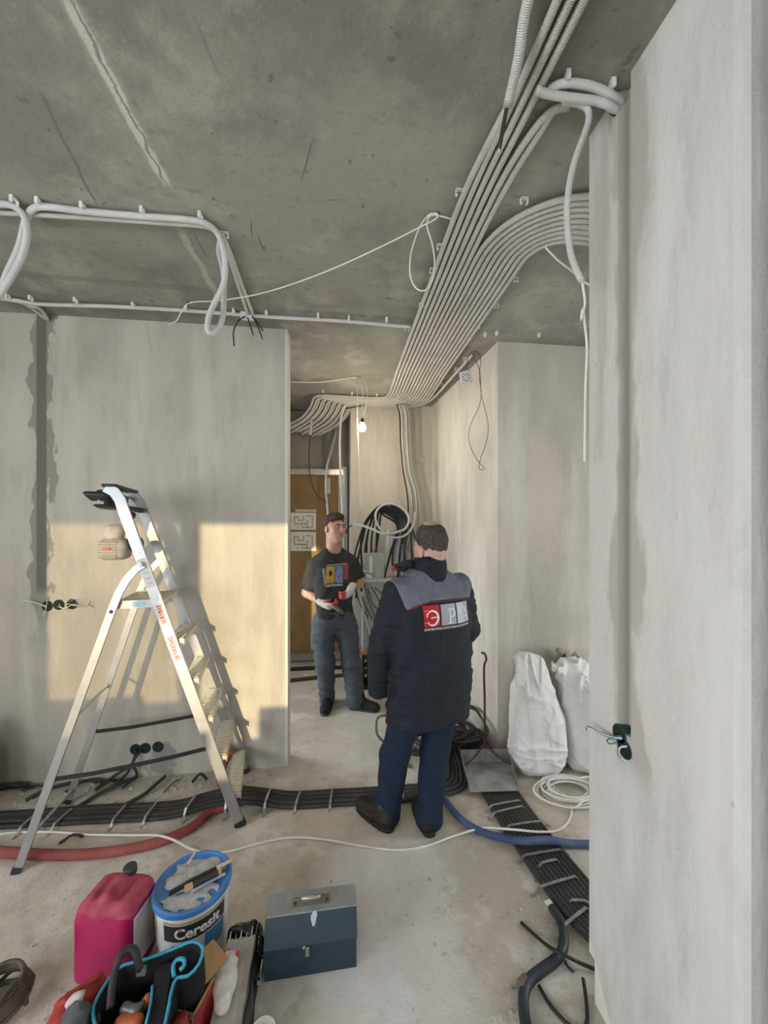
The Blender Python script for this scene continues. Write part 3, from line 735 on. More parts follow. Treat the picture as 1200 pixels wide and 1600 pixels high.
# cables down the end wall, coil, cabinet
t0 = []
for k, (x0, x1, dd, m_, r_) in enumerate([(624, 638, 0, M_blk, .008), (627, 644, .02, M_cond, .0125), (631, 647, .0, M_cond, .0125), (634, 651, .03, M_cond, .0125), (637, 655, .01, M_cond, .0125)]):
    d = 4.17 - dd
    o = tube('drop_conduit', [PZ(x0 - 4, 632, 3.02), P(x0, 645, d), P(x0 + 2, 690, d), P(x0 + 6, 735, d), P(x1 - 2, 770, d), P(x1, 800, d), P(x1 - 1, 815, d), P(x1 - 8, 850 + 6 * k, d)], r_, m_, seg=8)
    tag(o, f'{"black cable" if k == 0 else "grey conduit"} dropping down the end wall to the cable coil, {ORD[k]} from the left', 'conduit', 'conduits down the end wall')
def ring_path(c, rx, rz, turns, jit, seed, n=18, axis='x', d0=0, drift=.01):
    r = random.Random(seed); pts = []; ph = r.random() * 6
    for k in range(int(turns * n) + 1):
        a = ph + 2 * math.pi * k / n; q = 1 + r.uniform(-jit, jit)
        pts.append(Vector(c) + Vector((rx * q * math.cos(a), drift * k / n + r.uniform(-.012, .012), rz * q * math.sin(a))))
    return pts
t = thing('white_conduit_ring', 'white conduit coiled in a ring on the end wall above the black cables', 'conduit')
cc = P(606, 811, 3.98)
tube('conduit_sleeve', [P(649, 800, 4.02), P(645, 822, 3.96), P(634, 836, 3.95), P(616, 840, 3.94), P(600, 832, 3.94), P(589, 818, 3.94), P(587, 803, 3.95), P(594, 792, 3.96), P(608, 787, 3.97), P(622, 790, 3.97), P(634, 799, 3.97), P(639, 812, 3.96), P(634, 825, 3.94), P(622, 831, 3.93), P(600, 834, 3.92), P(582, 827, 3.92), P(562, 820, 3.93), P(551, 820, 3.93)], .0125, M_condw, t, seg=8, step=.02)
tube('cable_end', [P(552, 820, 3.93), P(545, 824, 3.93), P(540, 833, 3.93)], .006, M_blk, t, seg=6)
rc = random.Random(3)
for k in range(8):
    pk = [P(556 + 4 * k + rc.uniform(-7, 7), 905 + rc.uniform(-10, 30), 4.02 + .02 * k), P(553 + 5 * k + rc.uniform(-4, 5), 880, 4.02 + .02 * k), P(560 + 4 * k + rc.uniform(-4, 5), 840 - k, 4.03 + .015 * k), P(575 + 3 * k, 808 - 2 * k + rc.uniform(-3, 3), 4.03 + .012 * k), P(600 + rc.uniform(-3, 3), 789 + 2 * k, 4.04 + .01 * k),
          P(625 - k, 796 + 3 * k, 4.04 + .012 * k), P(642 - 3 * k, 825 + rc.uniform(-3, 3), 4.04 + .012 * k), P(648 - 5 * k + rc.uniform(-6, 4), 860, 4.04 + .015 * k), P(646 - 6 * k + rc.uniform(-5, 5), 905, 4.05 + .015 * k)]
    o = tube('looped_black_cable', pk, .0105, M_blk, seg=7); tag(o, f'thick black cable looped over the end wall, {ORD[k]} from the outside', 'cable', 'black cables looped on the end wall')
o = box('wall_hook', P(606, 790, 4.10), (.02, .14, .02), M_tin); tag(o, 'steel hook in the end wall carrying the cable coil', 'hook')
def poly_cab():
    t = thing('grey_cabinet', 'grey metal cabinet with a pale top below the cable coil', 'cabinet')
    a = P(563, 908, 3.98); b = P(604, 908, 3.98)
    M_g = mat('grey_cabinet_paint', (.33, .335, .335), .5)
    cx = (a.x + b.x) / 2 + .12
    box('body', (cx, a.y + .10, .76), (.46, .22, .72), M_g, t, bevel=.006)
    box('worktop', (cx, a.y + .10, 1.135), (.50, .25, .03), mat('pale_top', (.62, .60, .55), .6), t, bevel=.004)
    box('door_panel', (cx, a.y - .013, .74), (.42, .012, .62), M_g, t, bevel=.003)
    box('door_handle', (cx - .16, a.y - .026, .78), (.012, .02, .09), M_tin, t)
    return cx, a.y
ccx, ccy = poly_cab()
o = box('red_board', (ccx, ccy + .10, .385), (.52, .25, .028), mat('red_brown_board', (.50, .22, .13), .7)); tag(o, 'red-brown board lying on the black crate under the cabinet', 'board')
t = thing('black_crate', 'black plastic crate on the hall floor under the red-brown board', 'crate')
M_cr = mat('black_crate_plastic', (.018, .018, .018), .5)
bm = bmesh.new()
for sx, sy, lx, ly in ((0, -1, .46, .012), (0, 1, .46, .012), (-1, 0, .012, .20), (1, 0, .012, .20)):
    for zz in (.03, .19, .345): bm_box(bm, (ccx + sx * .224, ccy + .10 + sy * .10, zz), (lx, ly, .05))
    n = 9 if sx == 0 else 5
    for q in range(n):
        u = (q / (n - 1) - .5) * (.44 if sx == 0 else .18)
        bm_box(bm, (ccx + sx * .224 + (u if sx == 0 else 0), ccy + .10 + sy * .10 + (u if sx else 0), .19), (.018 if sx == 0 else .01, .01 if sx == 0 else .018, .34))
from_bm('crate_walls', bm, M_cr, t); box('crate_floor', (ccx, ccy + .10, .012), (.45, .2, .012), M_cr, t)
t = thing('draped_sheet', 'pale grey plastic sheet hanging over the cabinet behind the older man', 'sheet')
a = P(601, 915, 4.08); b = P(652, 915, 4.08)
V, F = [], []; nx, nz = 40, 14
for side in (0, 1):
    for j in range(nz + 1):
        for i in range(nx + 1):
            u = i / nx; v = j / nz
            x = a.x + (b.x - a.x) * (.5 + (u - .5) * (1 - .25 * v)); zz = 1.155 + .50 * v
            y = a.y + .05 + .018 * math.sin(u * 19 + 2 * v) * (1 - .4 * v) + .012 * math.sin(u * 41 + 1) + .05 * v + side * .006
            V.append((x, y, zz))
for s in (0, 1):
    o_ = s * (nx + 1) * (nz + 1)
    for j in range(nz):
        for i in range(nx): q = (o_ + j * (nx + 1) + i, o_ + j * (nx + 1) + i + 1, o_ + (j + 1) * (nx + 1) + i + 1, o_ + (j + 1) * (nx + 1) + i); F.append(q if s == 0 else q[::-1])
mesh('sheet', V, F, mat('pale_polythene', (.58, .58, .56), .4, var=.1), t, True)
t = thing('socket_box', 'clear plastic socket box standing on the grey cabinet', 'socket box')
q = P(583, 882, 4.0); M_clear = mat('cloudy_plastic', (.62, .68, .66), .25, var=.05, alpha=.55)
bm = bmesh.new(); bm_box(bm, (q.x, q.y + .05, 1.29), (.20, .012, .26)); bm_box(bm, (q.x - .096, q.y, 1.29), (.01, .1, .26)); bm_box(bm, (q.x + .096, q.y, 1.29), (.01, .1, .26)); bm_box(bm, (q.x, q.y, 1.157), (.20, .1, .012)); from_bm('housing', bm, M_clear, t)
box('socket_strip', (q.x - .02, q.y + .02, 1.30), (.035, .03, .17), mat('aged_white_plastic', (.66, .68, .60), .5), t, bevel=.004)
box('plug', (q.x - .02, q.y - .01, 1.23), (.03, .04, .03), M_wcab, t, bevel=.006)
o = tube('power_lead', [(q.x - .02, q.y - .03, 1.22), P(568, 893, 3.88), P(561, 905, 3.86), P(563, 925, 3.86), P(568, 955, 3.84), P(578, 990, 3.80), P(584, 1010, 3.78)], .0045, M_wcab, seg=6); tag(o, 'thin white power lead hanging from the socket box', 'lead')
t = thing('sweep_tin', 'small white tin on the pale cabinet top', 'tin'); q2 = P(578, 903, 3.93); lathe('tin', [(0, 0), (.036, 0), (.038, .05), (.034, .052), (.033, .008), (0, .008)], mat('white_tin', (.72, .72, .68), .4), (q2.x, ccy + .03, 1.1505), 18, t)
rc = random.Random(5)
for k in range(6):
    o = tube('hanging_black_cable', [P(556 + 6 * k, 910 + rc.uniform(0, 14), 3.90), P(562 + 7 * k, 935 + rc.uniform(-5, 12), 3.89), P(575 + 6 * k, 955 + rc.uniform(-4, 14), 3.885)], .005, M_blk, seg=6); tag(o, f'thin black cable end drooping before the grey cabinet, {ORD[k]} from the left', 'cable', 'cable ends before the cabinet')
# long pipes lying across the hall floor and ceiling mount
for k, (px0, py0, px1, py1, r_, lab, m_) in enumerate([(440, 1046, 575, 1042, .022, 'dark floor pipe across the hall behind the young man, far one', M_blk), (440, 1064, 575, 1052, .02, 'dark floor pipe across the hall behind the young man, near one', mat('brown_black_hose', (.07, .055, .05), .55)), (440, 1031, 570, 1025, .008, 'thin pale floor cable before the entrance door', mat('tan_cable', (.30, .24, .16), .6))]):
    a = PZ(px0, py0, r_); b = PZ(px1, py1, r_); o = tube('floor_pipe', [a - Vector((.6, 0, 0)), a, (a + b) / 2 + Vector((0, .02, 0)), b], r_, m_, seg=10); tag(o, lab, 'pipe')
# white mounting plate hanging on black wires at the right hall wall
t = thing('hanging_mount_plate', 'small white square mounting plate hanging on a black wire', 'mounting plate')
pc = P(728, 590, 2.98); Mr = Matrix.Rotation(math.radians(-18), 3, 'Y') @ Matrix.Rotation(math.radians(14), 3, 'X')
box('plate', pc, (.098, .006, .098), M_clip, t, M=Mr, bevel=.004)
S = []
for a in range(8):
    an = a * math.pi / 4 + .2; r1, r2 = (.018, .034)
    S.append(stroke2([(r1 * math.cos(an), r1 * math.sin(an)), (r2 * math.cos(an + .3), r2 * math.sin(an + .3))], .005))
for sx in (-1, 1):
    for sz in (-1, 1): S.append(stroke2([(sx * .036, sz * .030), (sx * .036, sz * .040)], .005))
V2, F2 = merge2(*S); mesh('slots', [pc + Mr @ Vector((u, -.0036, v)) for u, v in V2], F2, mat('slot_shadow', (.03, .03, .03), .8), t)
tube('wire', [P(728, 578, 2.98), P(731, 560, 2.96), PZ(738, 552, 3.05)], .002, M_blk, t, seg=5)
o = tube('wire_loop', [PZ(736, 551, 3.05), P(744, 549, 2.93), P(750, 556, 2.93), P(749, 590, 2.92), P(752, 615, 2.92), P(748, 637, 2.92), P(738, 657, 2.92), P(732, 680, 2.93), P(736, 700, 2.93), P(748, 722, 2.93), P(757, 733, 2.93), P(749, 733, 2.93), P(750, 720, 2.93), P(757, 700, 2.93), P(763, 670, 2.92), P(758, 640, 2.92), P(752, 615, 2.915), P(749.5, 580, 2.92), PZ(738, 553, 3.05)], .0022, M_blk, seg=5, step=.02)
tag(o, 'long black wire hanging in a crossed loop on the right hall wall', 'wire')
o = lathe('wall_plug', [(0, .0), (.03, .002), (.034, .008), (.034, .02), (0, .02)], mat('grey_plug', (.55, .53, .48), .6), PYY(657, 720, 4.287), 16, M=Matrix.Rotation(math.radians(90), 3, 'X')); tag(o, 'round pale plug high on the end wall of the hall', 'wall plug')

# ================================================================== stepladder
ALU = mat('brushed_aluminium', (.50, .515, .535), .38, .85, var=.06, scale=25)
ALU2 = mat('ribbed_tread_aluminium', (.70, .69, .64), .5, .6, var=.12, scale=30, col2=(.58, .55, .47))
PLB = mat('black_plastic', (.025, .025, .027), .45, var=.2)
Cf = Vector((-.585, 2.475, 0)); U = Vector((.985, .174, 0)); W = Vector((-.174, .985, 0))
def LP(s, l, z): return Cf + U * s + W * l + Vector((0, 0, z))
lad = thing('stepladder', 'aluminium stepladder standing open in front of the left wall', 'stepladder')
def halfw(z): return .245 - .07 * z / 1.8
def fs(z): return -.60 * z / 1.80
for sd_ in (-1, 1):
    pts = [LP(fs(z), sd_ * halfw(z), z) for z in (.0, .4, .8, 1.2, 1.6, 1.76)]
    pts += [LP(-.605, sd_ * .175, 1.82), LP(-.632, sd_ * .173, 1.862), LP(-.672, sd_ * .171, 1.885)]
    o = sweep_rect('front_stile', pts, .052, .022, W, ALU, lad)
    sweep_rect('foot_cap', [LP(.004, sd_ * .245, .0), LP(-.008, sd_ * .244, .03)], .056, .026, W, PLB, lad)
    rl = [LP(-1.015, sd_ * .245, 0), LP(-.86, sd_ * .232, .5), LP(-.705, sd_ * .218, 1.0), LP(-.63, sd_ * .211, 1.245), LP(-.600, sd_ * .207, 1.33), LP(-.565, sd_ * .204, 1.40), LP(-.520, sd_ * .202, 1.455), LP(-.490, sd_ * .200, 1.475)]
    sweep_rect('rear_leg', rl, .036, .020, W, ALU, lad)
    sweep_rect('foot_cap', [LP(-1.018, sd_ * .245, 0), LP(-1.009, sd_ * .2445, .03)], .040, .024, W, PLB, lad)
    lathe('rivet', [(0, .004), (.008, .003), (.010, 0)], M_tin, LP(-.495, sd_ * .199 + sd_ * .011, 1.475) if sd_ > 0 else LP(-.495, -.213, 1.475), 10, lad, M=Matrix.Rotation(math.radians(90), 3, 'X'))
    lathe('rivet', [(0, .004), (.008, .003), (.010, 0)], PLB, LP(-.632, -.2225 if sd_ < 0 else .2225, 1.235), 10, lad, M=Matrix.Rotation(math.radians(90), 3, 'X'))
    # webbing strap
    if sd_ < 0: a_, b_ = LP(-.885, -.235, .42), LP(-.16, -.235, .46)
    else: a_, b_ = LP(-.865, .235, .42), LP(-.125, .235, .46)
    mid = (a_ + b_) / 2 - Vector((0, 0, .012))
    o = sweep_rect('strap', [a_, a_.lerp(mid, .5) - Vector((0, 0, .006)), mid, mid.lerp(b_, .5) - Vector((0, 0, .004)), b_], .022, .003, W, PLB, lad)
Mlad = Matrix((U, W, Vector((0, 0, 1)))).transposed()
for k in range(5):
    z = .16 + .222 * k; hw = halfw(z) - .013; bm = bmesh.new()
    c = LP(fs(z) + .012, 0, z)
    bm_box(bm, c, (.082, 2 * hw, .022), M=Mlad)
    n = 15
    for q in range(n): bm_box(bm, LP(fs(z) + .012, (q / (n - 1) - .5) * 2 * (hw - .02), z + .012), (.070, .010, .005), M=Mlad)
    bm_box(bm, LP(fs(z) + .012 + .041, 0, z - .006), (.004, 2 * hw, .034), M=Mlad); bm_box(bm, LP(fs(z) + .012 - .041, 0, z - .006), (.004, 2 * hw, .034), M=Mlad)
    from_bm('tread', bm, ALU2, lad)
bm = bmesh.new(); z = 1.27; hw = halfw(z) - .013
bm_box(bm, LP(-.515, 0, z), (.235, 2 * hw, .012), M=Mlad)
for q in range(12): bm_box(bm, LP(-.515 + (q / 11 - .5) * .21, 0, z + .008), (.010, 2 * hw - .02, .005), M=Mlad)
from_bm('platform', bm, ALU2, lad)
for s_ in (-1, 1): box('platform_rim', LP(-.515, s_ * hw, z - .008), (.235, .006, .042), ALU, lad, M=Mlad)
box('sticker', LP(-.515, -hw - .004, z - .008), (.06, .001, .026), mat('pale_blue_sticker', (.45, .68, .85), .4), lad, M=Mlad)
tube('cross_brace', [LP(-.80, -.226, .70), LP(-.80, .226, .70)], .008, ALU, lad)
tube('cross_brace', [LP(-.965, -.238, .16), LP(-.99, .240, .08)], .009, ALU, lad)
box('top_cap', LP(-.655, 0, 1.895), (.07, .37, .018), PLB, lad, M=Mlad, bevel=.005); box('grab_bar', LP(-.60, 0, 1.78), (.018, .33, .03), PLB, lad, M=Mlad, bevel=.004)
solid('tool_tray', [loft([(1.775, *LP(-.705, 0, 0).xy, .05, .12), (1.84, *LP(-.72, 0, 0).xy, .075, .15), (1.87, *LP(-.735, 0, 0).xy, .085, .16)], rz=.175, n=4)], .007, PLB, lad, keep=lambda x, y, z: -np.maximum(np.abs((x - LP(-.735, 0, 0).x)) - .06, np.maximum(np.abs(y - LP(-.735, 0, 0).y) - .13, 1.80 - z)))
# printed stickers on the near stile
def stile_pt(zc, off, acr): # on the outer face of the near stile
    return LP(fs(zc), -halfw(zc) - .0118, zc)
def stile_decal(name, V2, F, zc, m, off=.0005):
    base = stile_pt(zc, 0, 0); dn = (stile_pt(zc - .1, 0, 0) - base).normalized(); ac = W.cross(dn).normalized()
    return mesh(name, [base + dn * p[0] + ac * p[1] - W * off for p in V2], F, m, lad)
M_stk = mat('white_sticker', (.72, .70, .68), .4, var=.05); M_red = mat('red_print', (.62, .06, .05), .5)
for zc, ln, txt in ((1.43, .16, None), (1.20, .13, ''), (1.02, .15, 'ZAVOONY R0')):
    stile_decal('sticker', *grid2(-ln / 2, -.022, ln / 2, .022, 1, 1), zc, M_stk)
    if txt:
        V2, F2 = text_mesh(txt, .030, .82, .0006); stile_decal('sticker_print', [(v.x * .8, v.y) for v in V2], F2, zc, M_red, .001)
    elif txt == '': stile_decal('sticker_print', *merge2(*[stroke2([(-.05 + .011 * q, -.011), (-.05 + .011 * q + .003 * (q % 3), .011)], .006) for q in range(9)]), zc, M_red, .001)
    else: stile_decal('sticker_print', *merge2(*[stroke2([(-.06 + .03 * q, -.012), (-.06 + .03 * q, .010)], .004) for q in range(5)]), zc, mat('grey_print', (.4, .38, .36), .6), .001)
# power tool hooked at the ladder top
tl = thing('power_tool', 'dust-covered power tool hanging from the ladder top', 'power tool')
M_dust = mat('dusty_casing', (.50, .45, .40), .9, var=.15, scale=30)
tc = LP(-.665, -.06, 1.555)
solid('casing', [loft([(1.495, tc.x, tc.y, .062, .07), (1.56, tc.x, tc.y, .072, .08), (1.61, tc.x, tc.y, .066, .07)], rz=.17, n=5, k=.02), loft([(1.61, tc.x - .005, tc.y, .045, .05), (1.69, tc.x - .01, tc.y, .047, .05)], rz=.17, n=3, k=.02), cone(tc + Vector((.02, .0, .1)), tc + Vector((.05, .06, .20)), .028, .022)], .006, M_dust, tl)
bm = bmesh.new()
for q in range(7): bm_box(bm, tc + Vector((0, -.078, -.045 + .014 * q)), (.088, .012, .006), rz=.17)
from_bm('vent_grille', bm, mat('dusty_grille', (.36, .32, .28), .9), tl)
box('badge', tc + Vector((0, -.086, .003)), (.034, .005, .013), mat('red_badge', (.65, .10, .08), .5), tl, rz=.17)
solid('grip', [cone(tc + Vector((.05, .06, .19)), tc + Vector((-.05, .02, .30)), .026, .024), cone(tc + Vector((-.05, .02, .30)), tc + Vector((-.08, .0, .31)), .024, .02)], .007, PLB, tl)
lathe('dial', [(0, .02), (.03, .018), (.04, 0), (.04, -.03), (0, -.03)], mat('dark_dial', (.05, .06, .065), .4), tc + Vector((.105, .02, .03)), 16, tl, M=Matrix.Rotation(math.radians(80), 3, 'Y') @ Matrix.Rotation(.2, 3, 'X'))
box('dial_mark', tc + Vector((.10, -.02, .045)), (.02, .012, .03), mat('cyan_mark', (.25, .50, .55), .5), tl)

# ================================================================== things fixed to the walls
M_green = mat('dark_green_box', (.01, .05, .04), .5); M_hole = mat('box_inside', (.012, .02, .018), .8)
def wall_box(parent, c, nrm, r_=.034, depth=.012):
    q = Vector((0, 0, 1)).rotation_difference(Vector(nrm)).to_matrix()
    lathe('socket_cup', [(r_ - .003, -.03), (r_ - .003, depth * .15), (r_, depth * .15), (r_ + .001, .0005), (r_, -.03)], M_green, c, 20, parent, M=q)
    lathe('cup_floor', [(0, .0015), (r_ - .003, .0015)], M_hole, c, 20, parent, M=q)
t = thing('socket_boxes', 'row of three dark green wall boxes with wires on the left wall chase', 'socket box')
wire_cols = [mat('wire_pale_yellow', (.62, .60, .35), .5), mat('wire_white', (.75, .75, .72), .5), mat('wire_blue', (.15, .28, .50), .5), mat('wire_brown', (.2, .1, .06), .5)]
for k, (px, py) in enumerate([(74, 947), (92, 945), (113, 944)]): wall_box(t, PYY(px, py, YW), (0, -1, 0))
for k, (pp, mi) in enumerate([([(72, 947), (58, 942), (46, 939), (36, 938)], 1), ([(72, 949), (60, 944), (48, 940), (40, 936)], 0), ([(74, 938), (72, 950), (68, 962)], 0), ([(90, 948), (102, 950), (112, 945)], 1), ([(92, 944), (100, 953), (105, 944), (118, 947)], 0), ([(113, 946), (126, 948), (138, 946), (141, 939)], 3), ([(113, 944), (128, 947), (139, 947), (143, 951)], 1), ([(108, 940), (118, 937), (120, 947)], 2)]):
    tube('wire', [PYY(px, py, YW - .02 - .015 * (q % 2)) for q, (px, py) in enumerate(pp)], .0022, wire_cols[mi], t, seg=5, step=.01)
t = thing('socket_boxes', 'row of three wall boxes low on the left wall behind the ladder', 'socket box')
for k, (px, py) in enumerate([(212, 1171), (227, 1169), (247, 1167)]): wall_box(t, PYY(px, py, YW), (0, -1, 0), .036)
for k, (px, py) in enumerate([(212, 1172), (216, 1174), (221, 1172)]):
    a = PYY(px, py, YW - .01); o = tube('conduit_tail', [a, a + Vector((-.02 * k, -.04, -.06)), (a.x - .1 + .05 * k, a.y - .06, .06), (a.x - .18 + .06 * k, a.y - .12, .014)], .009, M_blk, t, seg=7)
t = thing('socket_boxes', 'pair of green wall boxes with blue and white wires on the right wall', 'socket box')
XR = .895
for px, py in ((968, 1147), (976, 1170)): wall_box(t, PXX(px, py, XR), (-1, 0, 0), .030)
for pp, mi in (([(972, 1153), (958, 1152), (940, 1146), (922, 1138), (917, 1137)], 1), ([(972, 1155), (955, 1153), (935, 1145), (920, 1136)], 2), ([(970, 1150), (955, 1150), (938, 1144), (917, 1135), (916, 1141)], -1), ([(965, 1160), (952, 1162), (948, 1157), (956, 1153)], -1), ([(979, 1168), (968, 1168), (965, 1176), (970, 1186), (976, 1190)], 2), ([(980, 1166), (970, 1167), (967, 1177), (972, 1186), (979, 1190)], 1)):
    tube('wire', [PXX(px, py, XR - .006 - .012 * min(q, 3)) for q, (px, py) in enumerate(pp)], .0022, wire_cols[mi] if mi >= 0 else mat('wire_green', (.05, .25, .2), .5), t, seg=5, step=.01)
tube('wire', [PXX(917, 1136, XR - .04), PXX(921, 1130, XR - .05), PXX(926, 1127, XR - .055)], .0012, wire_cols[1], t, seg=5, step=.01)

# ================================================================== cables and hoses on the floor
M_fcab = corr_mat('black_floor_conduit', (.028, .028, .030), .5, period=.006, var=.4, col2=(.06, .058, .055))
FY = 2.40
for k in range(6):
    r_ = .0125; y = FY - .060 + .0245 * k
    pts = [(-2.7, y + .07, r_), (-1.9, y + .03 + .012 * math.sin(k), r_), (-1.4, y + .01, r_), (-.95, y - .005, r_), (-.80, y, r_ + .030), (-.62, y + .005, r_ + .050), (-.46, y, r_ + .030), (-.30, y - .005, r_), (0, y - .02, r_), (.4, y - .03, r_), (.62, y - .02, r_), (.70 + .020 * (5 - k), y + .04, r_), (.755 + .020 * (5 - k), y + .20 , r_), (.80 + .020 * (5 - k), 3.0 - .05 * k, r_)]
    if k in (1, 4): pts = [(p[0], p[1], p[2] + .006) for p in pts]
    o = tube('floor_conduit', pts, r_, M_fcab, seg=8, step=.05); tag(o, f'black conduit of the row along the left wall floor, {ORD[k]} from the camera', 'conduit', 'black floor conduits along the left wall')
def strap(c, along, length, label, group, dz=.03, bend=.0, w_=.013):
    """perforated tin strip arched over the conduits and nailed down at both ends"""
    c = Vector(c); s = Vector((along[0], along[1], 0)).normalized(); n = Vector((-s.y, s.x, 0)); h = length / 2
    prof = [(-h - .028, .002), (-h - .006, .003), (-h, dz * .6), (-h + .02, dz + .004), (0, dz + .006 + bend), (h - .02, dz + .004), (h, dz * .6), (h + .006, .003), (h + .028, .002)]
    o = sweep_rect('tin_strap', [c + s * a + Vector((0, 0, b)) for a, b in prof], w_, .0016, n, M_tin)
    # sweep_rect lays w across the plane; turn so the flat side faces up
    V = []
    for a, b in prof:
        p = c + s * a + Vector((0, 0, b)); V += [p - n * (w_ / 2), p + n * (w_ / 2), p + n * (w_ / 2) + Vector((0, 0, .0018)), p - n * (w_ / 2) + Vector((0, 0, .0018))]
    me = o.data
    for v, co in zip(me.vertices, V): v.co = co
    return tag(o, label, 'strap', group)
for k, x in enumerate([-1.72, -1.55, -1.25, -1.08, -.86, -.64, -.42, -.24, -.04, .40]):
    dz = .080 if k == 5 else (.055 if k in (4, 6) else .030)
    strap((x, FY - .015, 0), (.10 + .04 * math.sin(k * 2), 1), .155, f'bent tin strap over the black floor conduits by the left wall, {ORD[k]} from the left', 'straps along the left wall', dz)
NR = 10
for k in range(NR):
    r_ = .0135; x = .905 + .0235 * k
    pts = [(x + .03, 3.05, r_), (x + .02, 2.6, r_), (x, 2.3, r_), (x + .012, 2.0, r_), (x + .04, 1.7, r_), (x + .075, 1.5, r_ + .002), (x + .14, 1.385 + .002 * k, r_), (1.5 + .02 * k, 1.325 + .02 * k, r_), (2.0, 1.31 + .026 * k, r_)]
    o = tube('floor_conduit', pts, r_ - .001, M_fcab, seg=8, step=.04); tag(o, f'black conduit of the bundle running past the right wall corner, {ORD[k]} from the left', 'conduit', 'black floor conduits past the right wall')
for k, (px, py, an, ln) in enumerate([(790, 1258, .12, .22), (795, 1268, .16, .22), (822, 1290, .05, .24), (848, 1336, .06, .235), (858, 1350, .12, .12), (872, 1382, .16, .235), (905, 1412, -.2, .10), (898, 1438, .42, .2)]):
    q = PZ(px, py, .02); strap((q.x, q.y, 0), (1, an), ln, f'bent tin strap over the black bundle at the right wall, {ORD[k]} from the dustpan', 'straps of the right bundle', .03)
q = PZ(857, 1410, .03); o = box('pale_tape_band', q, (.03, .02, .004), M_clip, rz=.2); tag(o, 'pale tape band round one cable of the right bundle', 'tape')
M_hose = mat('blue_black_hose', (.035, .042, .055), .5, var=.3)
o = tube('branch_hose', [PZ(862, 1418, .02), PZ(876, 1440, .02), PZ(881, 1462, .022), PZ(879, 1484, .024), PZ(868, 1500, .022), PZ(846, 1516, .02), PZ(826, 1533, .02), PZ(818, 1556, .02), PZ(819, 1585, .02), PZ(826, 1620, .02), PZ(850, 1680, .02)], .0185, M_hose, seg=10); tag(o, 'thick dark hose branching from the right bundle and curling forward', 'hose')
o = tube('cable_offcut', [PZ(814, 1441, .006), PZ(838, 1463, .01), PZ(862, 1482, .05), PZ(880, 1491, .055), PZ(905, 1504, .02), PZ(933, 1516, .008)], .0065, M_blk, seg=7); tag(o, 'straight black cable lying across the thick dark hose', 'cable')
o = tube('cable_offcut', [PZ(842, 1540, .006), PZ(855, 1563, .006), PZ(872, 1585, .006), PZ(895, 1606, .006), PZ(915, 1606, .006), PZ(917, 1575, .012), PZ(914, 1548, .03), PZ(911, 1529, .035)], .0065, M_blk, seg=7); tag(o, 'black cable end curling in a hook near the right wall foot', 'cable')
o = tube('cable_offcut', [PZ(883, 1502, .006), PZ(888, 1512, .006), PZ(896, 1518, .006)], .005, M_blk, seg=6); tag(o, 'short black stub beside the bend of the dark hose', 'cable')
t = thing('hose_clamp', 'rusty metal clamp on the bend of the thick dark hose', 'clamp'); q = PZ(818, 1537, .02); box('band', q, (.045, .03, .035), mat('rusty_tin', (.20, .17, .13), .7, .3), t, rz=.5, bevel=.004); box('tab', q + Vector((-.03, .01, -.012)), (.03, .015, .004), M_tin, t, rz=.3)
# red and blue hoses
M_redh = corr_mat('red_hose', (.24, .045, .04), .65, period=.007, col2=(.34, .10, .085))
o = tube('red_hose', [PZ(-60, 1326, .025), PZ(0, 1331, .025), PZ(60, 1335, .025), PZ(130, 1335, .025), PZ(200, 1327, .025), PZ(255, 1313, .025), PZ(300, 1292, .025), PZ(330, 1267, .025), (-.62, 2.38, .022), PZ(345, 1218, .025), PZ(352, 1190, .10), PZ(360, 1175, .20)], .024, M_redh, seg=12); tag(o, 'dusty red corrugated hose curving across the floor under the ladder', 'hose')
M_blueh = corr_mat('blue_hose', (.05, .085, .20), .55, period=.007, col2=(.10, .14, .26))
o = tube('blue_hose', [(.62, 2.42, .02), PZ(705, 1262, .02), PZ(722, 1281, .02), PZ(748, 1298, .02), PZ(785, 1309, .02), PZ(818, 1314, .05), PZ(860, 1313, .055), PZ(890, 1318, .02), PZ(925, 1319, .02), PZ(1010, 1316, .02)], .0185, M_blueh, seg=12); tag(o, 'blue corrugated hose curving behind the older man under the bundle', 'hose')
# long white cable and coil
o = tube('white_floor_cable', [PZ(-40, 1312, .006), PZ(10, 1302, .006), PZ(80, 1300, .008), PZ(140, 1304, .01), PZ(200, 1305, .012), PZ(250, 1306, .05), PZ(275, 1314, .052), PZ(297, 1326, .01), PZ(330, 1333, .006), PZ(360, 1330, .006), PZ(400, 1319, .006), PZ(450, 1309, .006), PZ(500, 1311, .006), PZ(560, 1321, .006), PZ(620, 1328, .006), PZ(665, 1322, .006), PZ(710, 1306, .02), PZ(755, 1294, .03), PZ(800, 1296, .07), PZ(845, 1300, .05), PZ(875, 1296, .006), PZ(890, 1280, .006), PZ(893, 1262, .008), PZ(884, 1243, .012), PZ(865, 1233, .015), PZ(858, 1222, .02)], .0058, M_wcab, seg=8); tag(o, 'long white cable snaking across the floor from the coil to the left edge', 'cable')
rc = random.Random(11); cc = PZ(882, 1243, 0); pts = []
for k in range(9 * 14 + 1):
    a = 2 * math.pi * k / 14; tn = k / 14; rr = .10 + .012 * ((tn * 3.7) % 5) + .012 * math.sin(tn * 2.1)
    pts.append((cc.x + .03 + .02 * math.sin(tn * 1.7) + 1.35 * rr * math.cos(a), cc.y + .02 * math.cos(tn * 2.3) + .85 * rr * math.sin(a), .007 + .0065 * tn * .8 + .004 * math.sin(a * 2 + tn)))
pts += [(cc.x + .25, cc.y - .12, .01), (cc.x + .4, cc.y - .25, .007)]
o = tube('white_cable_coil', pts, .0058, M_wcab, seg=7, step=.03); tag(o, 'loose coil of white cable in front of the white sacks', 'cable coil')
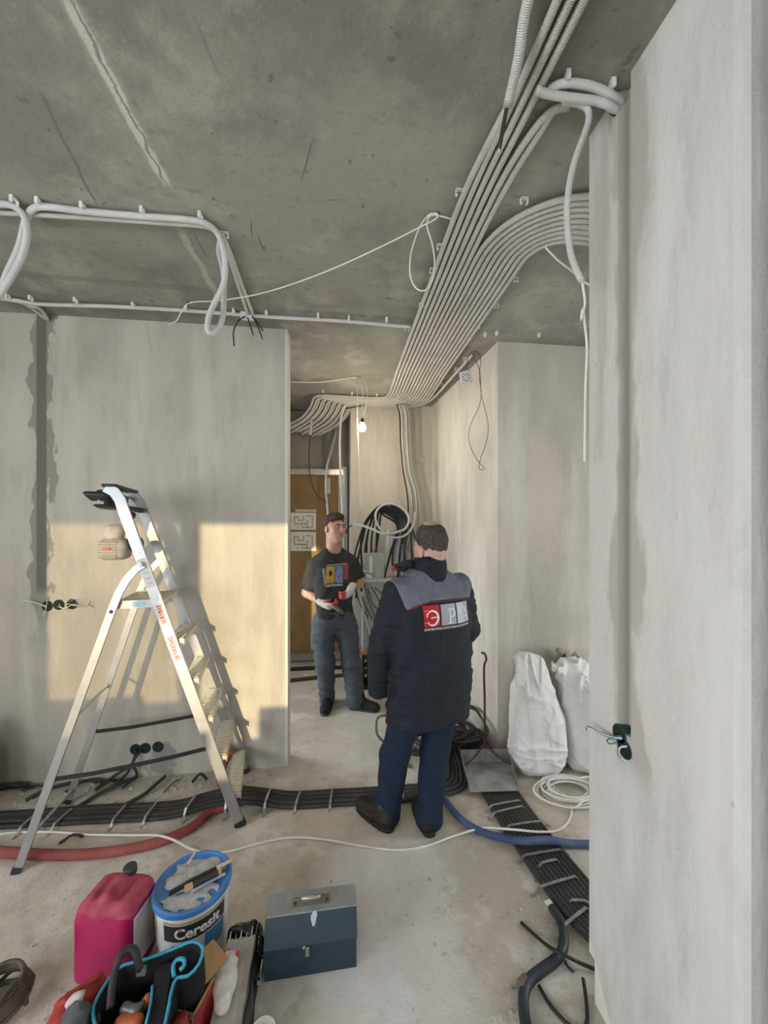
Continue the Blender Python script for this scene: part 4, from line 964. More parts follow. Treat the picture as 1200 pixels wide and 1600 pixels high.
# heap of black cable behind the older man
rc = random.Random(21)
for k in range(9):
    cx_, cy_ = PZ(700 + rc.uniform(-40, 35), 1175 + rc.uniform(-22, 18), 0).xy; pts = []; r0 = rc.uniform(.12, .24); tl_ = rc.uniform(.05, .30); el = rc.uniform(.6, 1.0); rot = rc.uniform(0, 3)
    tx, ty = rc.uniform(-.5, .5), rc.uniform(-.5, .5)
    for q in range(2 * 12 + 2):
        a = rot + 2 * math.pi * q / 12; rr = r0 * (1 + .08 * math.sin(q * .7 + k)); u, v = rr * math.cos(a), rr * el * math.sin(a)
        px_, py_ = cx_ + u, cy_ + v
        pts.append((min(px_, 1.12), min(max(py_, 2.54), 3.3), .012 + max(0, (tl_ * .5) * (1 + (u * tx + v * ty) / max(r0, .1) * 1.0)) + .004 * k))
    o = tube('black_cable_coil', pts, .0095, M_fcab if k % 2 else M_blk, seg=7, step=.03); tag(o, f'tangled black cable loop in the heap behind the older man, {ORD[k]} from the bottom', 'cable coil', 'black cable heap')
o = tube('black_cable_coil', [PZ(640, 1198, .01), PZ(600, 1160, .02), P(588, 1140, 2.75), P(590, 1122, 2.8), P(603, 1118, 2.85), PZ(630, 1150, .02), PZ(665, 1190, .01)], .009, mat('grey_cable', (.12, .12, .115), .5), seg=7); tag(o, 'grey cable loop sticking out left of the heap', 'cable')
# cut ends and crumbs by the left wall
rc = random.Random(8)
OFF = [((92, 1318), .35, .10, 'bent black cable offcut between the red hose and the white cable'), ((8, 1222), .3, .24, 'long black cable offcut at the left edge by the wall'), ((30, 1236), .9, .2, 'black cable offcut curving beside the left edge'), ((120, 1216), .25, .2, 'dark cable offcut behind the near rear ladder leg'), ((150, 1232), 1.0, .16, 'dark cable offcut pointing to the low wall boxes'), ((165, 1212), .1, .14, 'dark cable offcut lying along the foot of the left wall'), ((100, 1238), .6, .25, 'long dark cable offcut under the ladder straps'), ((60, 1212), 2.6, .18, 'grey cable offcut against the left wall foot'), ((256, 1238), 1.2, .13, 'grey cable offcut by the damp wall patch'), ((300, 1222), .15, .09, 'short dark cable stub on the floor near the ladder treads')]
for k, ((px, py), an, l, lab) in enumerate(OFF):
    a = PZ(px, py, .008); m_ = mat('grey_cable', (.12, .12, .115), .5) if 'grey' in lab else M_blk
    pts = [(a.x, min(a.y, 2.72), .008), (a.x + l * .5 * math.cos(an), min(2.72, a.y + l * .5 * math.sin(an) + .02), .012 + rc.uniform(0, .04)), (a.x + l * math.cos(an), min(2.72, a.y + l * math.sin(an)), .008)]
    o = tube('cable_offcut', pts, rc.choice([.005, .007, .009]), m_, seg=6); tag(o, lab, 'cable offcut', 'cable offcuts by the left wall')
for k, (x0, x1) in enumerate([(150, 215), (228, 258), (70, 130), (-20, 60)]):
    pts = [PZ(x0 - 30, 1262 - 6 * k, .012), PZ(x0, 1243 - 4 * k, .02), PZ((x0 + x1) / 2, 1226, .03), PZ(x1, 1213, .02)]
    pts = [Vector((p.x, min(p.y, 2.73), p.z)) for p in pts]
    o = tube('wall_feed_conduit', pts, .011, M_fcab, seg=8); tag(o, f'black conduit feeding from the row to the left wall, {["under the low sockets", "right of the low sockets", "left of the ladder brace", "at the left edge"][k]}', 'conduit', 'feeds to the left wall')
bm = bmesh.new(); rc = random.Random(4)
for k in range(420):
    if k < 190: p = (rc.uniform(-2.2, -.4), rc.gauss(2.62, .08), 0)
    elif k < 320: p = (rc.uniform(-2.0, 1.0), rc.uniform(1.3, 2.6), 0)
    else: p = (rc.uniform(.2, 1.1), rc.uniform(1.2, 2.6), 0)
    if p[1] > 2.74: continue
    s = rc.uniform(.003, .010) * (1.5 if k < 190 else 1); bm_box(bm, (p[0], p[1], s * .3), (s * rc.uniform(.7, 1.8), s, s * .7), rc.uniform(0, 3))
o = from_bm('plaster_crumbs', bm, mat('crumb_grey', (.42, .39, .34), .9, var=.4, scale=8, col2=(.62, .6, .56))); tag(o, 'plaster crumbs scattered over the concrete floor', 'crumbs', kind='stuff')
# ================================================================== sacks, dustpan
M_sack = mat('white_woven_sack', (.80, .79, .79), .75, var=.05, scale=20, bump=.25, bscale=260)
def sack(label, x, y, h_, keys, seed, rz):
    fw = folds(.013, seed, [14, 26], (1, 1, .55)); ft = folds(1.0, seed + 3, [30, 50], (1.2, 1.2, .25)); fh = folds(1.0, seed + 5, [20, 34], (.6, .6, 1.7)); fd = folds(1.0, seed + 7, [16, 26], (1, 1, .7))
    rdg = lambda v, a: -a * (1 - np.clip(np.abs(v) * 2.2, 0, 1)) ** 2 * 1.4
    t = thing('white_sack', label, 'sack', group='white sacks of rubble')
    def dsp(X, Y, Z):
        top = np.clip((Z - h_ * .55) / (h_ * .4), 0, 1); low = np.clip((h_ * .4 - Z) / (h_ * .4), 0, 1)
        return fw(X, Y, Z) + rdg(ft(X, Y, Z), .013) * (.15 + top) + rdg(fh(X, Y, Z), .010) * (.2 + low) + rdg(fd(X, Y, Z), .007) + .004
    solid('sack_body', [loft([(k[0], x + k[1], y + k[2], k[3], k[4]) for k in keys], rz, 2.2, .05)], .006, M_sack, t, dsp)
    return t
ts = sack('full white woven sack standing left, leaning to a twisted top', 1.375, 2.52, .80, [(.004, .0, .0, .13, .12), (.06, -.01, 0, .165, .15), (.18, -.01, 0, .19, .165), (.38, -.005, .0, .185, .16), (.55, -.02, .02, .15, .13), (.68, -.025, .03, .115, .10), (.77, -.06, .035, .08, .06), (.80, -.08, .035, .04, .03)], 1, .1)
ts2 = sack('full white woven sack standing right with a creased neck', 1.755, 2.52, .73, [(.004, 0, 0, .14, .12), (.06, 0, 0, .175, .15), (.2, 0, 0, .20, .17), (.42, -.01, 0, .20, .165), (.57, -.03, .01, .17, .13), (.64, -.06, .02, .14, .09), (.70, -.09, .02, .15, .06), (.735, -.10, .02, .13, .04)], 9, .1)
tube('tie', [(1.60, 2.385, .585), (1.66, 2.355, .55), (1.70, 2.345, .50), (1.74, 2.345, .46)], .004, M_wcab, ts2, seg=6)
o = tube('striped_stick', [PYY(871, 1015, 2.70), PYY(935, 1072, 2.68)], .019, mat('pale_wood', (.55, .43, .27), .7), seg=12); tag(o, 'pale round stick with dark bands leaning behind the right sack', 'stick')
for q in range(6):
    a = PYY(871, 1015, 2.70).lerp(PYY(935, 1072, 2.68), .12 + .13 * q); b = PYY(871, 1015, 2.70).lerp(PYY(935, 1072, 2.68), .12 + .13 * q + .035); tube('dark_band', [a, b], .0196, PLB, o, seg=12)
o = tube('paper_tube', [PYY(897, 1022, 2.69), PYY(950, 1066, 2.67)], .024, mat('white_card_tube', (.68, .66, .62), .7), seg=14); tag(o, 'white card tube leaning beside the banded stick', 'tube')

t = thing('dustpan', 'galvanised long-handled dustpan standing on the black floor bundle', 'dustpan')
M_galv = mat('galvanised_sheet', (.40, .42, .41), .42, .55, var=.25, scale=12); M_rod = mat('maroon_rod', (.13, .035, .04), .4)
zf = .034
A, B = PZ(735, 1238, zf), PZ(812, 1236, zf)
D_, C_ = PZ(722, 1192, zf + .004), PZ(796, 1190, zf + .004)
E_, G_ = D_ + Vector((-.006, .012, .085)), C_ + Vector((.0, .012, .085))
def plate(name, pts, th, m, parent):
    pts = [Vector(p) for p in pts]; n = (pts[1] - pts[0]).cross(pts[-1] - pts[0]).normalized() * th; k = len(pts)
    return mesh(name, pts + [p + n for p in pts], [tuple(range(k))[::-1], tuple(range(k, 2 * k))] + [(i, (i + 1) % k, k + (i + 1) % k, k + i) for i in range(k)], m, parent)
plate('pan_floor', [A, B, C_, D_], .002, M_galv, t); plate('back_wall', [D_, C_, G_, E_], .002, M_galv, t)
plate('side_wall', [A, D_, E_], .002, M_galv, t); plate('side_wall', [C_, B, G_], .002, M_galv, t)
mid = (E_ + G_) / 2 + Vector((0, -.004, 0)); top = P(757, 1022, 2.62)
jo = mid.lerp(top, .06)
tube('handle_rod', [mid - Vector((0, 0, .03)), jo, mid.lerp(top, .5), mid.lerp(top, .9), P(760, 1030, 2.62), P(757, 1021, 2.62), P(752, 1020, 2.62)], .0075, M_rod, t, seg=10)
tube('brace', [jo, jo.lerp(A.lerp(D_, .75), .6), A.lerp(D_, .75) + Vector((.01, 0, .03))], .006, M_rod, t, seg=8); tube('brace', [jo, jo.lerp(B.lerp(C_, .7), .6), B.lerp(C_, .7) + Vector((0, 0, .04))], .007, M_rod, t, seg=8)
box('bracket', mid - Vector((0, .006, .02)), (.024, .008, .06), M_tin, t)

# ================================================================== foreground: canister, bucket, tool box, bag
t = thing('jerrycan', 'pink plastic canister with a dark screw cap beside the bucket', 'canister')
M_pink = mat('pink_plastic', (.36, .008, .085), .33, var=.12, scale=5, spec=.5); M_pinkd = mat('dusty_pink', (.42, .09, .115), .8, var=.25, scale=25, col2=(.34, .03, .085))
cx_, cy_, rz_ = -.838, 1.578, math.radians(-10)
Mz = Matrix.Rotation(rz_, 3, 'Z'); LC = lambda a, b, z: Vector((cx_, cy_, 0)) + Mz @ Vector((a, b, z))
def can_keys(): return [(.0, cx_, cy_, .105, .080), (.02, cx_, cy_, .113, .088), (.235, cx_, cy_, .113, .088), (.27, cx_, cy_, .104, .080), (.30, cx_, cy_, .080, .066)]
base = [loft(can_keys(), rz_, 6, .02)]
base += [cone(LC(0, .035, .30), LC(0, -.045, .298), .018, .018, .012), cone(LC(0, -.045, .298), LC(0, -.066, .27), .018, .02, .02)]
for sx in (-1, 1): base.append(ell(LC(sx * .045, -.005, .315), (.022, .06, .03), rz_, .012, -1))
for q in range(5):
    for sx in (-1, 1): base.append(ell(LC(sx * .088, -.05 + .026 * q, .278), (.010, .009, .007), rz_, .006))
solid('can_body', base, .0055, M_pink, t)
# dusty shoulder lies on the top as a skin of its own
solid('dusty_shoulder', base, .0055, M_pinkd, t, disp=lambda x, y, z: -.0012 + 0 * x, keep=lambda x, y, z: .252 - z + .012 * np.sin(60 * x) * np.sin(55 * y) + 0 * z)
lathe('cap', [(0, .032), (.020, .032), (.024, .028), (.025, .004), (.022, 0), (0, 0)], mat('dark_grey_cap', (.055, .055, .055), .7, var=.3), LC(.008, .060, .296), 20, t, M=Matrix.Rotation(.12, 3, 'X'))
lathe('cap_neck', [(.02, -.02), (.02, .004)], M_pink, LC(.008, .060, .296), 18, t)
M_lab = mat('paper_label', (.70, .68, .68), .6, var=.06); lab_c = LC(.1145, 0, .15)
box('label', lab_c, (.0012, .13, .19), M_lab, t, rz=rz_)
V2, F2 = merge2(*[stroke2([(-.055, .08 - .012 * q), (.02 + .03 * ((q * 37) % 10) / 10, .08 - .012 * q)], .0035) for q in range(13)])
mesh('label_print', [LC(.1156, u, .15 + v) for u, v in V2], F2, mat('faint_print', (.42, .40, .42), .7), t)

t = thing('plaster_bucket', 'white plaster bucket with a blue-rimmed dusty lid', 'bucket')
bc = Vector((-.578, 1.625, 0)); M_bw = mat('white_bucket_plastic', (.72, .72, .76), .4, var=.08); M_bb = mat('blue_lid', (.06, .20, .50), .4, var=.15)
lathe('pail', [(0, .0), (.120, .0), (.124, .008), (.136, .225), (.139, .228), (.139, .240), (.134, .242)], M_bw, bc, 40, t)
lathe('lid', [(.136, .232), (.1445, .234), (.146, .243), (.145, .252), (.140, .256), (.134, .255), (.131, .247), (.120, .243), (0, .243)], M_bb, bc, 44, t)
solid('plaster_dust', [ell(bc + Vector((0, 0, .2432)), (.116, .116, .005), 0, .01), ell(bc + Vector((-.015, .03, .2435)), (.08, .06, .010), .4, .02)], .0055, mat('lid_dust', (.36, .38, .40), .95, var=.2, scale=30, bump=1, bscale=90, col2=(.50, .48, .46)), t, disp=folds(.0035, 5, [90, 160]))
def on_pail(a, z, off=.0009):
    r_ = .124 + (.136 - .124) * (z - .008) / .217 + off; return bc + Vector((r_ * math.sin(a), -r_ * math.cos(a), z))
def pail_decal(name, V2, F, a0, z0, m, off): return mesh(name, [on_pail(a0 + v[0] / .13, z0 + v[1], off) for v in V2], F, m, t)
A0 = .42
pail_decal('label_band', *grid2(-.115, -.030, .115, .030, 24, 1), A0, .172, mat('black_label', (.03, .03, .033), .4), .0010)
pail_decal('label_band', *grid2(-.115, .034, .115, .042, 24, 1), A0, .172, mat('olive_label', (.42, .38, .08), .5), .0010)
V2, F2 = text_mesh('Ceresit', .055, .98, .0016); pail_decal('label_print', V2, F2, A0 + .05, .170, mat('print_white', (.85, .85, .85), .5), .0016)
pail_decal('label_patch', *grid2(.03, -.11, .115, -.036, 10, 4), A0, .172, mat('label_blue', (.07, .25, .48), .5), .0010)
V2, F2 = text_mesh('CT 19', .034, 1.0, .001); pail_decal('label_print', [(-v[1], v[0]) for v in V2], F2, A0 - .55, .085, mat('print_navy', (.05, .10, .25), .5), .0014)
V2 = [(0, 0)] + [(.018 * math.cos(q * math.pi / 8), .022 * math.sin(q * math.pi / 8)) for q in range(16)]; F2 = [(0, q + 1, (q + 1) % 16 + 1) for q in range(16)]
pail_decal('label_spot', V2, F2, A0 - 1.35, .168, mat('yellow_spot', (.60, .50, .04), .5), .0012)
for z in (.045, .075): pail_decal('label_spot', *stroke2([(-.05, 0), (0, .006), (.04, -.004)], .009), A0 - 1.3, z, mat('red_smear', (.40, .14, .11), .6), .0012)
zl = .2565
def flat_bar(nm, label, cat, p, an, l, w_, m_, parts=()):
    t = thing(nm, label, cat); q = Vector(p); d = Vector((math.cos(an), math.sin(an), 0))
    return t, q, d
bt, q, d = flat_bar('putty_knife', 'black-handled blade lying across the bucket lid', 'putty knife', PZ(300, 1372, zl + .012), .50, .2, .02, None)
sweep_rect('handle', [PZ(264, 1397, zl + .008), PZ(300, 1376, zl + .008), PZ(338, 1357, zl + .008)], .010, .016, (0, 0, 1), PLB, bt); sweep_rect('blade', [PZ(337, 1357, zl + .008), PZ(362, 1344, zl + .009)], .018, .002, (0, 0, 1), mat('steel_blade', (.62, .60, .57), .35, .7), bt)
bt = thing('scraper', 'short wooden scraper with a black grip on the bucket lid', 'scraper'); M_wd = mat('light_wood', (.55, .36, .18), .6)
sweep_rect('grip', [PZ(302, 1383, zl + .006), PZ(340, 1364, zl + .006)], .026, .012, (0, 0, 1), PLB, bt); sweep_rect('wood_end', [PZ(289, 1389, zl + .006), PZ(301, 1383, zl + .006)], .024, .011, (0, 0, 1), M_wd, bt); sweep_rect('wood_end', [PZ(341, 1363, zl + .006), PZ(346, 1361, zl + .006)], .022, .011, (0, 0, 1), M_wd, bt)
bt = thing('metal_rule', 'thin pale blue metal strip on the front of the bucket lid', 'metal strip'); sweep_rect('strip', [PZ(299, 1393, zl + .002), PZ(325, 1379, zl + .002), PZ(352, 1365, zl + .003)], .009, .003, (0, 0, 1), mat('pale_blue_metal', (.50, .56, .72), .35, .3), bt)
bt = thing('metal_bracket', 'small perforated metal bracket at the back of the bucket lid', 'bracket'); M_br = mat('bright_zinc', (.68, .66, .62), .35, .6)
sweep_rect('arm', [PZ(306, 1329, zl + .016), PZ(297, 1344, zl + .014)], .010, .002, (0, 0, 1), M_br, bt); sweep_rect('arm', [PZ(297, 1344, zl + .012), PZ(292, 1353, zl + .012)], .014, .002, (0, 0, 1), M_br, bt); box('hole', PZ(292.5, 1352, zl + .0142), (.005, .006, .001), PLB, bt)

# steel tool box
t = thing('tool_box', 'dark blue-grey steel tool box with a folding handle on the floor', 'tool box')
M_tb = mat('blue_grey_paint', (.021, .042, .062), .42, var=.18, scale=20, col2=(.030, .053, .074)); M_tbt = mat('dusty_lid_top', (.30, .30, .28), .8, var=.2, scale=25, col2=(.22, .24, .25))
ox, oy = -.268, 1.452; rz_ = math.radians(1.5); Mz = Matrix.Rotation(rz_, 3, 'Z'); TB = lambda a, b, z: Vector((ox, oy, 0)) + Mz @ Vector((a, b, z))
LW = .338
def extr(name, prof, x0, x1, m, parent):
    n = len(prof); V = [TB(x0, a, b) for a, b in prof] + [TB(x1, a, b) for a, b in prof]
    return mesh(name, V, [tuple(range(n)), tuple(range(n, 2 * n))[::-1]] + [(i, n + i, n + (i + 1) % n, (i + 1) % n) for i in range(n)], m, parent)
extr('base_tray', [(0, 0), (.165, 0), (.165, .112), (0, .112)], 0, LW, M_tb, t)
extr('lid', [(-.003, .1135), (.168, .1135), (.128, .198), (.036, .198)], -.003, LW + .003, M_tb, t)
extr('lid_top', [(.034, .1985), (.130, .1985), (.127, .2015), (.037, .2015)], -.002, LW + .002, M_tbt, t)
box('latch', TB(.155, -.005, .092), (.014, .006, .034), M_tin, t, rz=rz_, bevel=.002)
box('handle_plate', TB(.165, .080, .2018), (.145, .042, .003), mat('dull_brass', (.22, .21, .18), .5, .5), t, rz=rz_)
tube('handle', [TB(.105, .072, .204), TB(.104, .066, .222), TB(.115, .064, .226), TB(.165, .063, .227), TB(.215, .064, .226), TB(.226, .066, .222), TB(.225, .072, .204)], .005, mat('worn_handle', (.12, .12, .115), .35, .5), t, seg=8, step=.008)
tube('hand_grip', [TB(.128, .064, .2268), TB(.202, .064, .2268)], .0075, mat('grip_tin', (.40, .39, .37), .3, .6), t, seg=8)
V2 = [(0, 0)] + [(.011 * math.cos(a_) * (1 + .25 * math.sin(3 * a_)), .022 * math.sin(a_) + .004 * math.cos(a_)) for a_ in [q * math.pi / 9 for q in range(18)]]; F2 = [(0, q + 1, (q + 1) % 18 + 1) for q in range(18)]
sl = Vector((0, .039, .0845)).normalized()
mesh('paint_spot', [TB(.178 + u, .028 + sl.y * v, .1815 + sl.z * v) + Mz @ Vector((0, -.0035, .0016)) for u, v in V2], F2, mat('pale_paint_drip', (.50, .56, .60), .6), t)
mesh('paint_spot', [TB(.142 + u * .4, -.0045, .1085 + v * .25) for u, v in V2], F2, mat('pale_paint_drip', (.50, .56, .60), .6), t)

# bundle of plaster beads in torn black film
t = thing('profile_bundle', 'dusty bundle of pale profiles wrapped in torn black film', 'profiles')
fa, fb = Vector((-.371, 1.570, 0)), Vector((-.335, .95, 0)); ax = (fb - fa).normalized(); sdv = Vector((ax.y, -ax.x, 0)); Mb = Matrix((sdv, ax, Vector((0, 0, 1)))).transposed()
M_prof = mat('dusty_white_profile', (.55, .53, .50), .9, var=.25, scale=18, bump=.6, bscale=60, col2=(.42, .40, .37)); M_film = mat('black_film', (.018, .019, .022), .22, var=.4, scale=15, spec=.7)
ln = (fb - fa).length
for q in range(5):
    off = -.040 + .020 * q
    box('profile', fa + ax * (ln / 2 + .03 + .006 * (q % 2)) + sdv * off + Vector((0, 0, .046)), (.0199, ln, .080 + .003 * (q % 2)), M_prof, t, M=Mb)
    box('profile_end', fa + ax * (.002 * q) + sdv * (off + .003) + Vector((0, 0, .072 - .01 * (q % 2))), (.003, .07, .045), mat('bright_edge', (.75, .73, .62), .4), t, M=Mb)
fld = folds(.005, 31, [50, 90])
V, F = [], []; nx, ny = 3, 40
for j in range(ny + 1):
    for i, (a_, z_) in enumerate([(.052, .096), (.060, .085), (.064, .05), (.068, .004), (.072, .001), (.060, .0005), (.050, .08)]):
        p = fa + ax * (ln * (j / ny) - .01) + (-sdv if (sdv.x < 0) else sdv) * a_ + Vector((0, 0, z_)); g_ = float(fld(p.x * 1.5, p.y, p.z)); V.append(p + Vector((g_ * .8, 0, abs(g_) * .4)))
for j in range(ny):
    for i in range(7): F.append((j * 7 + i, j * 7 + (i + 1) % 7, (j + 1) * 7 + (i + 1) % 7, (j + 1) * 7 + i))
mesh('side_film', V, F, M_film, t, True)
solid('end_film', [ell(fa + ax * -.004 + Vector((0, 0, .05)), (.066, .022, .058), math.atan2(ax.y, ax.x) - math.pi / 2, .02), cone(fa + Vector((.05, .0, .05)), fa + Vector((.062, -.05, .05)), .03, .025)], .006, M_film, t, disp=folds(.009, 12, [45, 80, 130]), relax=0)
# work glove on the bundle
t = thing('work_glove', 'white work glove with red fingertips lying on the profile bundle', 'glove')
M_gw = mat('glove_knit', (.66, .64, .62), .9, var=.08, scale=60, bump=.4, bscale=300); M_gr = mat('glove_rubber', (.50, .07, .08), .55, var=.15)
gz = .118
G = lambda px, py, z=gz: PZ(px, py, z)
solid('glove_body', [cone(G(348, 1560), G(352, 1530), .026, .032, .02), cone(G(352, 1530), G(358, 1505), .032, .024, .02), ell(G(350, 1537, gz + .008), (.034, .042, .022), .2, .02)] + [cone(G(354 + 3 * q, 1512), G(350 + 7 * q, 1491 - (q == 1) * 3), .010, .0085, .006) for q in range(4)], .0045, M_gw, t, disp=folds(.003, 3, [90, 150]))
for q in range(4): solid('fingertip', [cone(G(351 + 6 * q, 1496), G(350 + 7 * q, 1490 - (q == 1) * 3), .0100, .0090, .005)], .004, M_gr, t)
solid('cuff', [cone(G(346, 1574, gz - .006), G(348, 1561, gz), .021, .026, .01)], .0045, M_gw, t, disp=folds(.003, 6, [110]))

# cardboard box with raised flap
t = thing('cardboard_box', 'open brown cardboard box with a raised flap beside the tool bag', 'box')
M_cb = mat('tan_cardboard', (.40, .24, .11), .8, var=.1); M_cbr = mat('red_box_print', (.33, .035, .04), .6); M_cbg = mat('greyish_print', (.42, .34, .33), .7)
bx0 = Vector((-.490, 1.315, 0)); rb = -.30; Mz2 = Matrix.Rotation(rb, 3, 'Z'); BX = lambda a, b, z: bx0 + Mz2 @ Vector((a, b, z))
bw, bd, bh = .13, .10, .165
for a, b, sx, sy in ((-.0, -bd / 2, bw, .004), (0, bd / 2, bw, .004), (-bw / 2, 0, .004, bd), (bw / 2, 0, .004, bd)): box('box_wall', BX(a, b, bh / 2), (sx, sy, bh), M_cb, t, rz=rb)
box('box_floor', BX(0, 0, .004), (bw, bd, .004), M_cb, t, rz=rb)
box('printed_side', BX(0, -bd / 2 - .003, bh * .45), (bw * .98, .002, bh * .8), M_cbr, t, rz=rb); box('printed_side', BX(0, -bd / 2 - .0036, bh * .82), (bw * .98, .002, bh * .22), M_cbg, t, rz=rb)
box('printed_side', BX(bw / 2 + .003, 0, bh * .5), (.002, bd * .98, bh * .9), M_cbr, t, rz=rb)
plate('flap', [PZ(318, 1542, .168), PZ(357, 1498, .168), PZ(333, 1468, .20), PZ(294, 1505, .21)], .004, M_cb, t)

# tool bag
t = thing('tool_bag', 'open black tool bag with bright blue piping in the foreground', 'tool bag')
M_bag = mat('black_felt', (.012, .012, .014), .85, var=.2); M_trim = mat('cyan_piping', (.045, .33, .50), .5, var=.15); M_bagr = mat('red_bag_cloth', (.36, .04, .035), .7, var=.2, scale=18); M_bagg = mat('grey_bag_cloth', (.10, .11, .125), .8, var=.2)
rim = [PZ(172, 1640, .25), PZ(150, 1605, .255), PZ(146, 1575, .26), PZ(160, 1545, .265), PZ(185, 1513, .27), PZ(228, 1499, .275), PZ(270, 1483, .285), PZ(303, 1471, .295), PZ(317, 1481, .285), PZ(311, 1506, .27), PZ(293, 1525, .262), PZ(276, 1528, .262), PZ(268, 1548, .262), PZ(262, 1580, .255), PZ(252, 1615, .25), PZ(215, 1665, .245)]
rimc = catmull(rim + [rim[0]], .02)[:-1]
cen = sum(rimc, Vector()) / len(rimc)
V, F = [], []; n = len(rimc)
rings = [(0, 1.0, 0), (.02, 1.03, 0), (.12, 1.06, 0), (.23, 1.0, 0), (.262, .9, 0)]
for dz, sc, _ in rings:
    for p in rimc: q = cen.lerp(p, sc); V.append((q.x, q.y, max(.003, p.z - dz if dz < .2 else (.03 if dz < .25 else .004))))
nr = len(rings)
for dz, sc in ((.01, .965), (.10, .93), (.20, .88)):
    for p in rimc: q = cen.lerp(p, sc); V.append((q.x, q.y, max(.02, p.z - dz)))
for k in range(nr - 1):
    for i in range(n): F.append((k * n + i, k * n + (i + 1) % n, (k + 1) * n + (i + 1) % n, (k + 1) * n + i))
F.append(tuple(range((nr - 1) * n, nr * n)))
for i in range(n): F.append((i, nr * n + i, nr * n + (i + 1) % n, (i + 1) % n))
for k in range(2):
    for i in range(n): a_ = (nr + k) * n; F.append((a_ + i, a_ + n + i, a_ + n + (i + 1) % n, a_ + (i + 1) % n))
F.append(tuple(range((nr + 2) * n, (nr + 3) * n))[::-1])
mesh('bag_shell', V, F, M_bag, t, True)
tube('piping', rimc + [rimc[0]], .0048, M_trim, t, seg=8, smooth_path=False)
tube('flap_piping', [PZ(272, 1526, .265), PZ(271, 1508, .275), PZ(276, 1500, .28), PZ(287, 1499, .28), PZ(288, 1508, .275), PZ(281, 1516, .272)], .006, M_trim, t, seg=8, step=.01)
sweep_rect('inner_strap', [PZ(256, 1508, .262), PZ(252, 1540, .25), PZ(246, 1575, .24), PZ(238, 1620, .24)], .045, .006, (0, 0, 1), M_bag, t)
tube('strap_edge', [PZ(238, 1540, .255), PZ(236, 1565, .25), PZ(228, 1600, .25)], .004, M_trim, t, seg=6)
tube('handle', [PZ(172, 1575, .26), PZ(176, 1535, .29), PZ(185, 1500, .335), PZ(196, 1484, .345), PZ(208, 1483, .34), PZ(214, 1496, .32), PZ(219, 1515, .285)], .011, mat('black_webbing', (.03, .027, .03), .6), t, seg=8, step=.015)
box('handle_tab', PZ(221, 1517, .281), (.026, .012, .022), mat('grey_webbing', (.12, .12, .125), .6), t)
_fb = folds(1.0, 44, [35, 60]); fbag = lambda x, y, z: -.012 * (1 - np.clip(np.abs(_fb(x, y, z)) * 2, 0, 1)) ** 2 + .004
pl = P(120, 1590, 1.16); solid('red_pocket', [ell((-.80, 1.24, .13), (.07, .10, .13), .2, .03), ell((-.765, 1.30, .20), (.05, .05, .05), 0, .03)], .007, M_bagr, t, disp=fbag)
solid('grey_pocket', [ell((-.745, 1.19, .16), (.055, .09, .13), .2, .03)], .007, M_bagg, t, disp=fbag)
solid('red_pocket', [ell((-.472, 1.20, .10), (.045, .07, .105), .2, .03)], .007, M_bagr, t, disp=fbag)
tube('reflective_band', [PZ(108, 1572, .262), PZ(117, 1560, .275), PZ(131, 1556, .275)], .014, mat('silver_band', (.55, .45, .45), .5), t, seg=8)
o = solid('orange_tool_grip', [cone(PZ(190, 1600, .22), PZ(214, 1598, .23), .022, .02), cone(PZ(224, 1572, .22), PZ(231, 1560, .235), .016, .014)], .006, mat('orange_rubber', (.42, .10, .03), .5)); tag(o, 'orange tool grip showing inside the open tool bag', 'tool')
o = solid('dark_pliers', [cone(PZ(196, 1575, .23), PZ(212, 1580, .235), .016, .012), cone(PZ(212, 1580, .235), PZ(224, 1566, .24), .009, .006)], .005, mat('dull_steel', (.16, .16, .15), .45, .5)); tag(o, 'dull steel pliers head inside the open tool bag', 'pliers')

# rope coil, cup, little bracket, dark bag at the left edge
pts = []; cc = PZ(-8, 1580, 0)
for k in range(7 * 14 + 1):
    a = 2 * math.pi * k / 14; tn = k / 14; rr = .060 + .011 * ((tn * 2.6) % 3); pts.append((cc.x + rr * math.cos(a), cc.y + 1.1 * rr * math.sin(a), .010 + .011 * tn + .004 * math.sin(a + tn)))
pts += [(cc.x + .08, cc.y + .02, .04), (cc.x + .105, cc.y - .01, .02)]
o = tube('rope_coil', pts, .0075, mat('grey_brown_lead', (.10, .085, .075), .7, var=.3, scale=20), seg=7, step=.02); tag(o, 'coil of dark brown lead at the lower left edge', 'cable coil')
t = thing('plastic_cup', 'white plastic cup at the lower edge below the tool box', 'cup'); q = PZ(411, 1612, .06)
lathe('cup', [(0, 0), (.032, 0), (.038, .06), (.0395, .062), (.0385, .064), (.036, .06), (.031, .006), (0, .006)], mat('white_cup', (.78, .77, .74), .4), (q.x, q.y, 0), 24, t)
t = thing('angle_bracket', 'small white angle bracket with a hole between bundle and tool box', 'bracket'); q = PZ(405, 1520, .02)
box('foot', (q.x, q.y, .003), (.018, .05, .004), M_br, t); box('upright', (q.x + .007, q.y + .01, .022), (.004, .03, .04), M_br, t); box('hole', (q.x, q.y - .008, .0056), (.007, .008, .001), PLB, t)
o = solid('rubbish_bag', [ell((-2.185, 2.46, .20), (.15, .18, .20), 0, .05), ell((-2.20, 2.50, .42), (.09, .10, .10), 0, .06)], .010, mat('dark_grey_bag', (.035, .035, .037), .5, var=.3), disp=folds(.014, 77, [18, 36])); tag(o, 'dark grey bag standing at the left edge by the wall', 'bag')
# ================================================================== people
M_skin = mat('skin', (.56, .33, .25), .55, var=.07, scale=30); M_skin2 = mat('older_skin', (.58, .36, .29), .55, var=.08, scale=25)
def unit(v): return Vector(v).normalized()
